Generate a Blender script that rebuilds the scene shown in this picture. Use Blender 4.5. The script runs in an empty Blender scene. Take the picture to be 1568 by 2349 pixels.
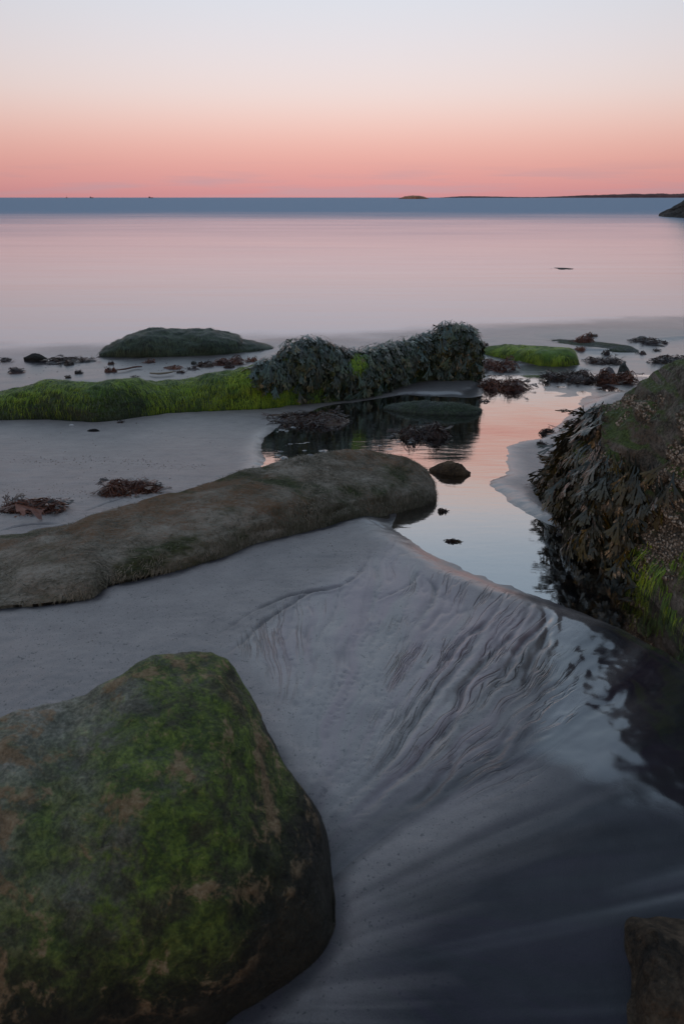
import bpy, math, random
import numpy as np
from mathutils import Matrix, Vector

rng = np.random.default_rng(7)
random.seed(7)
scene = bpy.context.scene
COL = scene.collection
R = math.radians

# ------------------------------------------------------------------ camera
CAM_Z = 1.2
PITCH = R(24.75)
cam_d = bpy.data.cameras.new('camera')
cam = bpy.data.objects.new('camera', cam_d)
COL.objects.link(cam)
cam.location = (0, 0, CAM_Z)
cam.rotation_euler = (R(90) - PITCH, 0, 0)
cam_d.sensor_fit = 'HORIZONTAL'
cam_d.sensor_width = 24.0
cam_d.lens = 23.97
cam_d.clip_start = 0.02
cam_d.clip_end = 80000
cam_d.dof.use_dof = True
cam_d.dof.focus_distance = 3.6
cam_d.dof.aperture_fstop = 8.0
scene.camera = cam

# ------------------------------------------------------------------ sky
SUN_EL, SUN_AZ = 5.0, 205.0          # low sun behind the camera (azimuth clockwise from +Y)
world = bpy.data.worlds.new('World')
scene.world = world
world.use_nodes = True
nt = world.node_tree
nt.nodes.clear()


def wn(t, **kw):
    n = nt.nodes.new(t)
    for k, v in kw.items():
        setattr(n, k, v)
    return n


def wmath(op, a, b=None, c=None):
    n = wn('ShaderNodeMath', operation=op)
    for i, v in enumerate((a, b, c)):
        if v is None:
            continue
        if isinstance(v, (int, float)):
            n.inputs[i].default_value = v
        else:
            nt.links.new(v, n.inputs[i])
    return n.outputs[0]


out = wn('ShaderNodeOutputWorld')
bg = wn('ShaderNodeBackground')
tc = wn('ShaderNodeTexCoord')
sep = wn('ShaderNodeSeparateXYZ')
nt.links.new(tc.outputs['Generated'], sep.inputs[0])
elev = wmath('DIVIDE', wmath('ARCSINE', sep.outputs[2]), R(90))        # 0 horizon .. 1 zenith
ramp = wn('ShaderNodeValToRGB')
ramp.color_ramp.interpolation = 'B_SPLINE'
nt.links.new(elev, ramp.inputs[0])
SKY = [(0.0, (.60, .265, .29)), (0.010, (.68, .30, .31)), (0.030, (.78, .38, .35)), (0.052, (.85, .535, .485)),
       (0.075, (.84, .685, .66)), (0.105, (.78, .715, .745)), (0.135, (.715, .725, .79)), (0.19, (.66, .72, .82)),
       (0.28, (.55, .68, .82)), (0.42, (.46, .60, .77)), (0.65, (.38, .50, .67)), (1.0, (.32, .42, .57))]
cr = ramp.color_ramp
while len(cr.elements) < len(SKY):
    cr.elements.new(0.5)
for e, (p, c) in zip(cr.elements, SKY):
    e.position = p
    e.color = (*c, 1)
# softly brighter towards the sea, dimmer landward
horiz = wmath('SQRT', wmath('ADD', wmath('MULTIPLY', sep.outputs[0], sep.outputs[0]),
                            wmath('ADD', wmath('MULTIPLY', sep.outputs[1], sep.outputs[1]), 1e-4)))
cosaz = wmath('DIVIDE', sep.outputs[1], horiz)
gl = wmath('MULTIPLY_ADD', wmath('POWER', wmath('MULTIPLY_ADD', cosaz, .5, .5), 3.2), .82, .18)
up = wmath('MULTIPLY', sep.outputs[2], sep.outputs[2])
glow = wmath('ADD', wmath('MULTIPLY', gl, wmath('SUBTRACT', 1, up)), wmath('MULTIPLY', up, .70))
# faint low cloud bank on the horizon
mapn = wn('ShaderNodeMapping')
mapn.inputs['Scale'].default_value = (5, 5, 75)
nt.links.new(tc.outputs['Generated'], mapn.inputs[0])
cn = wn('ShaderNodeTexNoise')
cn.inputs['Scale'].default_value = 1.0
cn.inputs['Detail'].default_value = 6
nt.links.new(mapn.outputs[0], cn.inputs['Vector'])
band = wn('ShaderNodeValToRGB')
for _ in range(2):
    band.color_ramp.elements.new(.5)
els = band.color_ramp.elements
for e, (p, v) in zip(els, [(0.0, .6), (.010, 1), (.018, .6), (.027, 0)]):
    e.position = p
    e.color = (v, v, v, 1)
nt.links.new(elev, band.inputs[0])
cl = wn('ShaderNodeMapRange')
cl.inputs['From Min'].default_value = .47
cl.inputs['From Max'].default_value = .60
nt.links.new(cn.outputs[0], cl.inputs[0])
clm = wmath('MULTIPLY', wmath('MULTIPLY', cl.outputs[0], band.outputs[0]), .8)
cmix = wn('ShaderNodeMix', data_type='RGBA')
nt.links.new(clm, cmix.inputs['Factor'])
nt.links.new(ramp.outputs[0], cmix.inputs[6])
cmix.inputs[7].default_value = (.55, .32, .36, 1)
vm = wn('ShaderNodeVectorMath', operation='SCALE')
nt.links.new(cmix.outputs[2], vm.inputs[0])
nt.links.new(glow, vm.inputs['Scale'])
sky = wn('ShaderNodeTexSky', sky_type='NISHITA')
sky.sun_disc = False
sky.sun_elevation = R(SUN_EL)
sky.sun_rotation = R(SUN_AZ)
sks = wn('ShaderNodeVectorMath', operation='SCALE')
sks.inputs['Scale'].default_value = 0.012
nt.links.new(sky.outputs[0], sks.inputs[0])
addv = wn('ShaderNodeVectorMath', operation='ADD')
nt.links.new(vm.outputs[0], addv.inputs[0])
nt.links.new(sks.outputs[0], addv.inputs[1])
nt.links.new(addv.outputs[0], bg.inputs[0])
bg.inputs[1].default_value = 1.0
nt.links.new(bg.outputs[0], out.inputs[0])

# ------------------------------------------------------------------ sun
sl = bpy.data.lights.new('sun', 'SUN')
sl.energy = 0.22
sl.angle = R(12)
sl.color = (1.0, .62, .42)
so = bpy.data.objects.new('sun', sl)
COL.objects.link(so)
sd = Vector((math.sin(R(SUN_AZ)) * math.cos(R(SUN_EL)), math.cos(R(SUN_AZ)) * math.cos(R(SUN_EL)), math.sin(R(SUN_EL))))
so.rotation_euler = sd.to_track_quat('Z', 'Y').to_euler()
so.location = (-3, -6, 4)

vs = scene.view_settings
vs.view_transform = 'Standard'
vs.look = 'None'
vs.gamma = 1
vs.exposure = 0
vs.use_curve_mapping = False
scene.render.engine = 'CYCLES'
scene.cycles.max_bounces = 8
scene.cycles.transparent_max_bounces = 12

# ================================================================== maths helpers
F = 1566.0
CX, CY = 784.0, 1174.0
SP, CP = math.sin(PITCH), math.cos(PITCH)


_gy = np.linspace(-80, 120, 20001)
_sl = np.interp(_gy, [1.9, 2.15, 2.5, 2.9, 4.2, 5.2, 6.0, 6.8, 8, 40, 60], [0, .025, .10, .140, .135, .105, .075, .035, .03, .03, 0])
_sl = np.convolve(np.pad(_sl, 20, mode='edge'), np.ones(41) / 41, 'valid')
_gz = -np.cumsum(_sl) * (_gy[1] - _gy[0])


def G(y):
    """smooth beach profile: level near the camera, falling to the sea"""
    return np.interp(np.asarray(y, float), _gy, _gz)


def ray(px, py):
    dx = (px - CX) / F
    dv = (CY - py) / F
    return np.array([dx, CP + dv * SP, -SP + dv * CP])


def ground(px, py):
    d = ray(px, py)
    lo, hi = 0.05, 400.0
    for _ in range(60):
        m = .5 * (lo + hi)
        if CAM_Z + m * d[2] > float(G(m * d[1])):
            lo = m
        else:
            hi = m
    return np.array([lo * d[0], lo * d[1], CAM_Z + lo * d[2]])


SEA_Z = float(ground(784, 793)[2])


def at_depth(px, py, Y):
    d = ray(px, py)
    t = Y / d[1]
    return np.array([t * d[0], Y, CAM_Z + t * d[2]])


def project(P):
    P = np.asarray(P, float)
    y, z = P[..., 1], P[..., 2] - CAM_Z
    dep = y * CP - z * SP
    upv = y * SP + z * CP
    return CX + F * P[..., 0] / dep, CY - F * upv / dep


def _h(ix, iy, iz, s):
    h = (ix * 374761393 + iy * 668265263 + iz * 2147483647 + s * 1274126177) & 0xffffffff
    h = ((h ^ (h >> 13)) * 1274126177) & 0xffffffff
    h = ((h ^ (h >> 16)) * 2246822519) & 0xffffffff
    return ((h ^ (h >> 15)) & 0xffff) / 32767.5 - 1.0


def noise3(x, y, z, s=0):
    x, y, z = np.broadcast_arrays(np.asarray(x, float), np.asarray(y, float), np.asarray(z, float))
    ix, iy, iz = np.floor(x).astype(np.int64), np.floor(y).astype(np.int64), np.floor(z).astype(np.int64)
    fx, fy, fz = x - ix, y - iy, z - iz
    fx, fy, fz = [f * f * f * (f * (f * 6 - 15) + 10) for f in (fx, fy, fz)]
    r = 0
    for a in (0, 1):
        wx = fx if a else 1 - fx
        for b in (0, 1):
            wy = fy if b else 1 - fy
            for c in (0, 1):
                wz = fz if c else 1 - fz
                r = r + _h(ix + a, iy + b, iz + c, s) * wx * wy * wz
    return r


def noise2(x, y, s=0):
    x, y = np.broadcast_arrays(np.asarray(x, float), np.asarray(y, float))
    ix, iy = np.floor(x).astype(np.int64), np.floor(y).astype(np.int64)
    fx, fy = x - ix, y - iy
    fx, fy = [f * f * f * (f * (f * 6 - 15) + 10) for f in (fx, fy)]
    r = 0
    for a in (0, 1):
        wx = fx if a else 1 - fx
        for b in (0, 1):
            wy = fy if b else 1 - fy
            r = r + _h(ix + a, iy + b, 0 * ix, s) * wx * wy
    return r


def fbm2(x, y, o=4, s=0):
    r, a, f = 0, 1, 1
    for i in range(o):
        r = r + a * noise2(x * f + 17.3 * i, y * f - 9.1 * i, s + i)
        a *= .5
        f *= 2.03
    return r


def fbm3(P, sc, o=4, s=0):
    r, a, f = 0, 1, sc
    for i in range(o):
        r = r + a * noise3(P[..., 0] * f + 7.7 * i, P[..., 1] * f + 3.1 * i, P[..., 2] * f - 5.3 * i, s + i)
        a *= .5
        f *= 2.03
    return r


def sstep(a, b, x):
    t = np.clip((x - a) / (b - a), 0, 1)
    return t * t * (3 - 2 * t)


def sdf_poly(x, y, poly):
    """signed distance (positive inside) to a ground polygon"""
    n = len(poly)
    d = np.full(x.shape, 1e9)
    ins = np.zeros(x.shape, bool)
    for i in range(n):
        ax, ay = poly[i]
        bx, by = poly[(i + 1) % n]
        ex, ey = bx - ax, by - ay
        wx, wy = x - ax, y - ay
        t = np.clip((wx * ex + wy * ey) / (ex * ex + ey * ey + 1e-12), 0, 1)
        d = np.minimum(d, np.hypot(wx - ex * t, wy - ey * t))
        c = (ay > y) != (by > y)
        xi = ax + (y - ay) / (by - ay + 1e-15) * ex
        ins ^= c & (x < xi)
    return np.where(ins, d, -d)


def dist_line(x, y, pts):
    """unsigned distance, signed side and run fraction for a polyline"""
    d = np.full(x.shape, 1e9)
    side = np.zeros(x.shape)
    run = np.zeros(x.shape)
    n = len(pts) - 1
    for i in range(n):
        ax, ay = pts[i]
        bx, by = pts[i + 1]
        ex, ey = bx - ax, by - ay
        wx, wy = x - ax, y - ay
        t = np.clip((wx * ex + wy * ey) / (ex * ex + ey * ey + 1e-12), 0, 1)
        dd = np.hypot(wx - ex * t, wy - ey * t)
        m = dd < d
        d = np.where(m, dd, d)
        side = np.where(m, np.sign(ex * wy - ey * wx), side)
        run = np.where(m, (i + t) / n, run)
    return d, side, run


def gp(pts):
    return [tuple(ground(*p)[:2]) for p in pts]


def crom(A, n):
    """Catmull-Rom through the rows of A, n samples"""
    A = np.asarray(A, float)
    m = len(A)
    t = np.linspace(0, m - 1, n)
    i = np.minimum(t.astype(int), m - 2)
    f = (t - i)[:, None]
    p0, p1, p2, p3 = A[np.maximum(i - 1, 0)], A[i], A[i + 1], A[np.minimum(i + 2, m - 1)]
    return .5 * (2 * p1 + (p2 - p0) * f + (2 * p0 - 5 * p1 + 4 * p2 - p3) * f * f + (3 * p1 - p0 - 3 * p2 + p3) * f ** 3)


# ================================================================== object helpers
def mesh_data(name, V, Fc, mat, smooth=True, attrs=None, origin=(0, 0, 0)):
    V = np.asarray(V, np.float32).reshape(-1, 3) - np.asarray(origin, np.float32)
    me = bpy.data.meshes.new(name)
    if isinstance(Fc, np.ndarray):
        k = Fc.shape[1]
        nf = len(Fc)
        me.vertices.add(len(V))
        me.vertices.foreach_set('co', V.ravel())
        me.loops.add(nf * k)
        me.polygons.add(nf)
        me.loops.foreach_set('vertex_index', Fc.astype(np.int32).ravel())
        me.polygons.foreach_set('loop_start', np.arange(0, nf * k, k, dtype=np.int32))
        me.update(calc_edges=True)
    else:
        me.from_pydata(V.tolist(), [], Fc)
        me.update()
    me.polygons.foreach_set('use_smooth', np.full(len(me.polygons), smooth, dtype=bool))
    for k, a in (attrs or {}).items():
        at = me.attributes.new(k, 'FLOAT', 'POINT')
        at.data.foreach_set('value', np.asarray(a, np.float32).ravel())
    if mat is not None:
        me.materials.append(mat)
    me.validate()
    return me


def link(name, me, parent=None):
    o = bpy.data.objects.new(name, me)
    COL.objects.link(o)
    if parent is not None:
        o.parent = parent
    return o


def tag(o, label, cat, group=None):
    o['label'] = label
    o['category'] = cat
    if group:
        o['group'] = group
    return o


def thing(name, loc, label, cat, group=None):
    e = bpy.data.objects.new(name, None)
    e.empty_display_size = .1
    COL.objects.link(e)
    e.location = tuple(float(v) for v in loc)
    return tag(e, label, cat, group)


# ================================================================== material helpers
class NT:
    def __init__(self, name):
        self.m = bpy.data.materials.new(name)
        self.m.use_nodes = True
        self.t = self.m.node_tree
        self.t.nodes.clear()
        self.out = self.n('ShaderNodeOutputMaterial')

    def n(self, t, **kw):
        x = self.t.nodes.new(t)
        for k, v in kw.items():
            setattr(x, k, v)
        return x

    def l(self, a, b):
        self.t.links.new(a, b)

    def put(self, sock, v):
        if isinstance(v, bpy.types.NodeSocket):
            self.l(v, sock)
        elif isinstance(v, tuple) and len(v) == 3 and sock.type == 'RGBA':
            sock.default_value = (*v, 1)
        else:
            sock.default_value = v

    def math(self, op, a, b=0.0, clamp=False, c=None):
        x = self.n('ShaderNodeMath', operation=op, use_clamp=clamp)
        self.put(x.inputs[0], a)
        self.put(x.inputs[1], b)
        if c is not None:
            self.put(x.inputs[2], c)
        return x.outputs[0]

    def pos(self, scale=(1, 1, 1), rot=(0, 0, 0)):
        g = self.n('ShaderNodeNewGeometry')
        mp = self.n('ShaderNodeMapping')
        mp.inputs['Scale'].default_value = scale
        mp.inputs['Rotation'].default_value = rot
        self.l(g.outputs['Position'], mp.inputs[0])
        return mp.outputs[0]

    def noise(self, vec, scale, detail=5, rough=.6, dist=0.0, gain=1.0):
        x = self.n('ShaderNodeTexNoise')
        x.inputs['Scale'].default_value = scale
        x.inputs['Detail'].default_value = detail
        x.inputs['Roughness'].default_value = rough
        x.inputs['Distortion'].default_value = dist
        self.l(vec, x.inputs['Vector'])
        if gain != 1.0:
            return self.math('MULTIPLY_ADD', x.outputs[0], gain, True, .5 - .5 * gain)
        return x.outputs[0]

    def rng(self, v, a, b, c=0.0, d=1.0):
        x = self.n('ShaderNodeMapRange', interpolation_type='SMOOTHSTEP')
        self.put(x.inputs[0], v)
        for i, q in zip((1, 2, 3, 4), (a, b, c, d)):
            x.inputs[i].default_value = q
        return x.outputs[0]

    def mix(self, f, a, b):
        x = self.n('ShaderNodeMix', data_type='RGBA')
        self.put(x.inputs[0], f)
        self.put(x.inputs[6], a)
        self.put(x.inputs[7], b)
        return x.outputs[2]

    def ramp(self, v, stops):
        x = self.n('ShaderNodeValToRGB')
        e = x.color_ramp.elements
        while len(e) < len(stops):
            e.new(.5)
        for q, (p, c) in zip(e, stops):
            q.position = p
            q.color = (*c, 1)
        self.put(x.inputs[0], v)
        return x.outputs[0]

    def attr(self, name):
        return self.n('ShaderNodeAttribute', attribute_name=name).outputs['Fac']

    def bump(self, h, strength, dist=.01, normal=None):
        x = self.n('ShaderNodeBump')
        x.inputs['Strength'].default_value = strength
        x.inputs['Distance'].default_value = dist
        self.l(h, x.inputs['Height'])
        if normal is not None:
            self.l(normal, x.inputs['Normal'])
        return x.outputs[0]

    def pbr(self, color, rough=.6, spec=.5, normal=None, **kw):
        p = self.n('ShaderNodeBsdfPrincipled')
        self.put(p.inputs['Base Color'], color)
        self.put(p.inputs['Roughness'], rough)
        self.put(p.inputs['Specular IOR Level'], spec)
        if normal is not None:
            self.l(normal, p.inputs['Normal'])
        for k, v in kw.items():
            self.put(p.inputs[k], v)
        return p.outputs[0]

    def mixs(self, f, a, b):
        x = self.n('ShaderNodeMixShader')
        self.put(x.inputs[0], f)
        self.l(a, x.inputs[1])
        self.l(b, x.inputs[2])
        return x.outputs[0]

    def done(self, s):
        self.l(s, self.out.inputs[0])
        return self.m


def mat_sand():
    m = NT('sand')
    p = m.pos()
    wet_shade, gloss = m.attr('wet_shade'), m.attr('gloss')
    grain = m.noise(p, 330, 3, .7)
    mid = m.noise(p, 9, 5, .6)
    big = m.noise(p, 1.7, 4)
    dry = m.ramp(m.math('ADD', m.math('MULTIPLY', grain, .55), m.math('MULTIPLY', mid, .45)),
                 [(.25, (.15, .13, .125)), (.5, (.28, .24, .23)), (.8, (.42, .36, .335))])
    dry = m.mix(m.rng(big, .35, .7, 0, .35), dry, (.215, .193, .188))
    speck = m.math('MAXIMUM', m.rng(m.noise(p, 150, 2, .5), .64, .70), m.rng(m.noise(p, 70, 2, .5), .68, .72))
    dry = m.mix(m.math('MULTIPLY', speck, .7), dry, (.05, .045, .045))
    wc = m.ramp(mid, [(.3, (.012, .013, .019)), (.7, (.026, .027, .036))])
    cx = m.n('ShaderNodeCombineXYZ')
    m.l(m.math('MULTIPLY', m.attr('fan_a'), 22.0), cx.inputs[0])
    m.l(m.math('MULTIPLY', m.attr('fan_r'), 2.0), cx.inputs[1])
    fn = m.noise(cx.outputs[0], 1.0, 4, .55, .35)
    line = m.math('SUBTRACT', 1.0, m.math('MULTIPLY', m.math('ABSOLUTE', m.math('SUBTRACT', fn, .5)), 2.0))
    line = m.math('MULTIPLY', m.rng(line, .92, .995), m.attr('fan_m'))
    dry = m.mix(m.math('MULTIPLY', line, .40), dry, (.06, .055, .06))  # rill lines tinted darker: heavy grains, with trough shade painted into the colour
    c3 = m.n('ShaderNodeCombineXYZ')
    m.l(m.math('MULTIPLY', m.attr('fan_a'), 9.0), c3.inputs[0])
    m.l(m.math('MULTIPLY', m.attr('fan_r'), 1.3), c3.inputs[1])
    gar = m.rng(m.noise(c3.outputs[0], 1.0, 4, .6, .4), .42, .64)
    dry = m.mix(m.math('MULTIPLY', gar, m.math('MULTIPLY', m.attr('fan_g'), .75)), dry, (.27, .18, .205))
    wc = m.mix(m.math('MULTIPLY', gar, .6), wc, (.026, .019, .036))
    col = m.mix(wet_shade, dry, wc)
    h = m.math('ADD', m.math('MULTIPLY', grain, .5), m.math('MULTIPLY', m.noise(p, 60, 4), .6))
    hs = m.math('MULTIPLY', h, m.math('SUBTRACT', 1.0, m.math('MULTIPLY', gloss, .93)))
    nrm = m.bump(m.math('MULTIPLY', line, -1.0), 1.0, .0035, m.bump(hs, .40, .004))
    rough = m.math('SUBTRACT', .52, m.math('MULTIPLY', gloss, .40))
    spec = m.math('SUBTRACT', .75, m.math('MULTIPLY', wet_shade, .5))
    base = m.pbr(col, rough, spec, nrm)
    gls = m.n('ShaderNodeBsdfGlossy')
    m.put(gls.inputs['Roughness'], m.rng(gloss, 0, 1, .5, .10))
    m.l(nrm, gls.inputs['Normal'])
    fr = m.n('ShaderNodeFresnel')
    fr.inputs[0].default_value = 2.5
    m.l(nrm, fr.inputs['Normal'])
    f = m.math('MULTIPLY', fr.outputs[0], m.math('MULTIPLY', gloss, .95))
    return m.done(m.mixs(f, base, gls.outputs[0]))


def mat_stream():
    m = NT('stream_water')
    p = m.pos((1, 1, 1), (0, 0, R(25)))
    q = m.pos((5, 16, 8), (0, 0, R(-22)))
    h = m.math('ADD', m.noise(q, 1.0, 3, .5, .6), m.math('MULTIPLY', m.noise(p, 3, 2), .6))
    nrm = m.bump(h, .09, .010)
    tr = m.n('ShaderNodeBsdfTransparent')
    tr.inputs[0].default_value = (.88, .90, .91, 1)
    gl = m.n('ShaderNodeBsdfGlossy')
    gl.inputs['Roughness'].default_value = .05
    gl.inputs[0].default_value = (1, .98, .97, 1)
    m.l(nrm, gl.inputs['Normal'])
    fr = m.n('ShaderNodeFresnel')
    fr.inputs[0].default_value = 2.7
    m.l(nrm, fr.inputs['Normal'])
    f = m.math('POWER', fr.outputs[0], .55, True)
    return m.done(m.mixs(f, tr.outputs[0], gl.outputs[0]))


def mat_sea():
    m = NT('sea_water')
    g = m.n('ShaderNodeNewGeometry')
    s = m.n('ShaderNodeSeparateXYZ')
    m.l(g.outputs['Position'], s.inputs[0])
    wob = m.noise(m.pos((.03, .09, 1)), 1.0, 4)
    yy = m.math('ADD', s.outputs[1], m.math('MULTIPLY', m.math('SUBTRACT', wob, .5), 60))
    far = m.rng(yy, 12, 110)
    # close in: surf smoothed to a pale milk; far out: open blue water with wind chop
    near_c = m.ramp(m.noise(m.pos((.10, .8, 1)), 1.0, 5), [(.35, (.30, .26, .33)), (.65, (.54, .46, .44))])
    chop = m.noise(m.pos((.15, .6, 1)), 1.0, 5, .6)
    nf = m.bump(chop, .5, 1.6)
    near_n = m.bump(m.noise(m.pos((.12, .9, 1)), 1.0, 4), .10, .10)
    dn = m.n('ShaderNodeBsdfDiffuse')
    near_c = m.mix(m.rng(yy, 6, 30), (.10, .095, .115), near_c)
    m.l(near_c, dn.inputs[0])
    gn = m.n('ShaderNodeBsdfGlossy')
    gn.inputs['Roughness'].default_value = .16
    gn.inputs[0].default_value = (.88, .87, .92, 1)
    m.l(near_n, gn.inputs['Normal'])
    fr = m.n('ShaderNodeFresnel')
    fr.inputs[0].default_value = 1.6
    near = m.mixs(m.math('POWER', fr.outputs[0], .62, True), dn.outputs[0], gn.outputs[0])
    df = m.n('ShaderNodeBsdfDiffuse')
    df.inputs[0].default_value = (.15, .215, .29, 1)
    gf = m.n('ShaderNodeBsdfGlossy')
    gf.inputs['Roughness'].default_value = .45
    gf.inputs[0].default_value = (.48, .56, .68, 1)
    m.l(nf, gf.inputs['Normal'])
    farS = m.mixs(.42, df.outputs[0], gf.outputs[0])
    tr = m.n('ShaderNodeBsdfTransparent')
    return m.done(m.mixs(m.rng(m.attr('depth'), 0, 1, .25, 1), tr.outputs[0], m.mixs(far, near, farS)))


def mat_rock(name, stops, sc=6, bump=.5, bd=.02, green=None, gamt=.5, gz=(.1, .8), rough=.8, stretch=(1, 1, 1), fine=60, spec=.3,
             patch=None, patch_sc=3.0, patch_rng=(.55, .68)):
    m = NT(name)
    p = m.pos(stretch)
    a = m.noise(p, sc, 8, .68, .4, 1.8)
    b = m.noise(p, fine, 5, .72, .2, 2.0)
    col = m.ramp(m.math('ADD', m.math('MULTIPLY', a, .6), m.math('MULTIPLY', b, .4)), stops)
    if patch is not None:
        pm = m.rng(m.math('ADD', m.math('MULTIPLY', m.noise(p, patch_sc, 6, .65, .5), .8), m.math('MULTIPLY', b, .2)), *patch_rng)
        col = m.mix(m.math('MULTIPLY', pm, .85), col, patch)
    if green is not None:
        gno = m.n('ShaderNodeNewGeometry')
        s = m.n('ShaderNodeSeparateXYZ')
        m.l(gno.outputs['Normal'], s.inputs[0])
        up_ = m.rng(s.outputs[2], gz[0], gz[1])
        gm = m.math('MULTIPLY', up_, m.rng(m.noise(p, sc * .6, 5, .6), .58 - .3 * gamt, .72 - .3 * gamt))
        gc = m.ramp(b, [(.3, tuple(c * .45 for c in green)), (.7, green)])
        col = m.mix(gm, col, gc)
    h = m.math('ADD', m.math('MULTIPLY', a, .7), m.math('MULTIPLY', b, .35))
    return m.done(m.pbr(col, rough, spec, m.bump(h, bump, bd)))


def mat_weed(name, stops, rough=.38, spec=.5, trans=0.0):
    m = NT(name)
    oi = m.n('ShaderNodeObjectInfo')
    r = m.math('FRACT', m.math('ADD', m.attr('rnd'), oi.outputs['Random']))
    col = m.ramp(r, stops)
    t = m.attr('tip')
    col = m.mix(m.math('MULTIPLY', m.math('MULTIPLY', t, t), .22), col, stops[-1][1])
    h = m.noise(m.pos(), 90, 3)
    return m.done(m.pbr(col, rough, spec, m.bump(h, .3, .003)))


M_SAND, M_STREAM, M_SEA = mat_sand(), mat_stream(), mat_sea()
M_WRACK = mat_weed('wrack', [(0, (.008, .016, .012)), (.40, (.020, .038, .030)), (.66, (.058, .115, .105)), (.84, (.055, .085, .030)),
                             (.94, (.075, .065, .018)), (1, (.15, .11, .02))], .28, .7)
M_WRACK2 = mat_weed('olive_wrack', [(0, (.008, .011, .009)), (.42, (.020, .027, .023)), (.68, (.034, .056, .060)), (.86, (.034, .034, .018)),
                               (.95, (.080, .056, .010)), (1, (.20, .13, .018))], .28, .6)
M_BROWN = mat_weed('brown_weed', [(0, (.025, .010, .009)), (.4, (.105, .034, .020)), (.75, (.19, .060, .030)), (1, (.26, .10, .045))], .45)
M_DARK = mat_weed('dark_weed', [(0, (.013, .008, .009)), (.5, (.044, .020, .018)), (.85, (.088, .038, .026)), (1, (.11, .07, .03))], .35)
M_GREEN = mat_weed('green_algae', [(0, (.040, .100, .012)), (.35, (.12, .24, .014)), (.7, (.26, .42, .018)), (1, (.46, .54, .03))], .5)
M_DKGREEN = mat_weed('dark_algae', [(0, (.020, .038, .022)), (.5, (.055, .085, .048)), (1, (.15, .19, .11))], .5)
M_FUZZ = mat_weed('fuzz_algae', [(0, (.034, .034, .017)), (.4, (.08, .074, .040)), (.75, (.16, .13, .085)), (1, (.32, .26, .19))], .7)

# ================================================================== the ground
CONV = ground(640, 2060)[:2]               # the rills gather here beside the near boulder
POOL_A = gp([(596, 1075), (606, 1000), (660, 962), (750, 930), (860, 915), (930, 902), (1060, 905), (1092, 885), (1105, 850), (1180, 838), (1320, 840), (1325, 805),
             (1440, 808), (1500, 786), (1568, 778), (1800, 775), (1800, 900), (1400, 905), (1310, 940), (1265, 985), (1250, 1000), (1185, 1010),
             (1148, 1022), (1143, 1048), (1160, 1085), (1120, 1102), (1140, 1122), (1200, 1158), (1250, 1195), (1330, 1240), (1450, 1300), (1700, 1450), (1700, 1580), (1560, 1500), (1420, 1432),
             (1300, 1396), (1240, 1382), (1180, 1362), (1110, 1338), (1040, 1310), (980, 1278), (930, 1242), (895, 1215), (872, 1192), (860, 1120), (800, 1080)])
POOL_B = gp([(1195, 1100), (1150, 1118), (1205, 1160), (1250, 1196), (1262, 1180), (1215, 1148)])
GLOSS_R = gp([(1232, 1392), (1300, 1398), (1430, 1440), (1500, 1420), (1600, 1480), (1700, 1700), (1650, 1950), (1480, 1850), (1330, 1790), (1220, 1720), (1195, 1620), (1225, 1500)])
WET_R = gp([(740, 1990), (880, 1900), (1010, 1815), (1130, 1710), (1200, 1560), (1240, 1420), (1320, 1405), (1500, 1400), (2300, 1700), (2400, 2300), (2000, 2900), (300, 3000), (500, 2400), (700, 2250)])
STROKES = [  # (points, depth m, width m)
    ([(848, 1272), (842, 1290), (815, 1325), (770, 1352), (700, 1360), (640, 1375), (570, 1410), (500, 1458)], .005, .012),
    ([(800, 1345), (720, 1358), (660, 1390), (600, 1430), (555, 1475), (520, 1500)], .005, .014),
    ([(1150, 1375), (1140, 1400), (1105, 1440), (1060, 1470), (1020, 1520), (930, 1640), (870, 1700)], .005, .015),
    ([(1215, 1392), (1190, 1440), (1120, 1510), (1060, 1580), (1040, 1650)], .006, .016),
    ([(1245, 1400), (1250, 1430), (1200, 1475), (1160, 1540), (1100, 1620)], .007, .018),
    ([(1262, 1410), (1250, 1470), (1215, 1530), (1205, 1590)], .007, .018),
    ([(1046, 1700), (1040, 1745), (1000, 1800), (950, 1850)], .006, .02),
    ([(1180, 1640), (1160, 1690), (1120, 1745)], .005, .02),
    ([(960, 1320), (940, 1345), (890, 1370), (850, 1385)], .003, .010),
    ([(980, 1335), (1000, 1360), (980, 1400)], .003, .010),
    ([(1060, 1580), (1045, 1640), (960, 1745), (880, 1810), (800, 1880)], .005, .02),
    ([(1110, 1440), (1060, 1520), (990, 1600), (900, 1730), (780, 1850)], .005, .02),
    ([(885, 1215), (860, 1205), (840, 1200)], .004, .010),
    ([(0, 1213), (60, 1200), (130, 1196)], .004, .012), ([(60, 1215), (130, 1203), (210, 1190)], .004, .012),
    ([(190, 1170), (240, 1150), (280, 1140)], .003, .012), ([(0, 1180), (100, 1160), (170, 1150)], .003, .015),
]


FEET = [crom(np.array(gp(f)), len(f) * 4) for f in (
    [(-100, 1405), (0, 1390), (100, 1383), (205, 1366), (250, 1338), (330, 1322), (480, 1286), (570, 1254), (650, 1233), (730, 1214), (800, 1196), (870, 1182)],
    [(-100, 966), (0, 962), (105, 960), (210, 965), (260, 962), (310, 955), (360, 948), (420, 942), (490, 939), (545, 937), (640, 930)],
    [(560, 1690), (640, 1790), (700, 1870), (740, 1950), (768, 2040), (772, 2110), (740, 2182), (700, 2222), (650, 2260), (600, 2295), (510, 2350)],
    [(1284, 1240), (1316, 1254), (1350, 1278), (1392, 1306), (1445, 1336), (1510, 1394), (1575, 1464)])]


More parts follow.
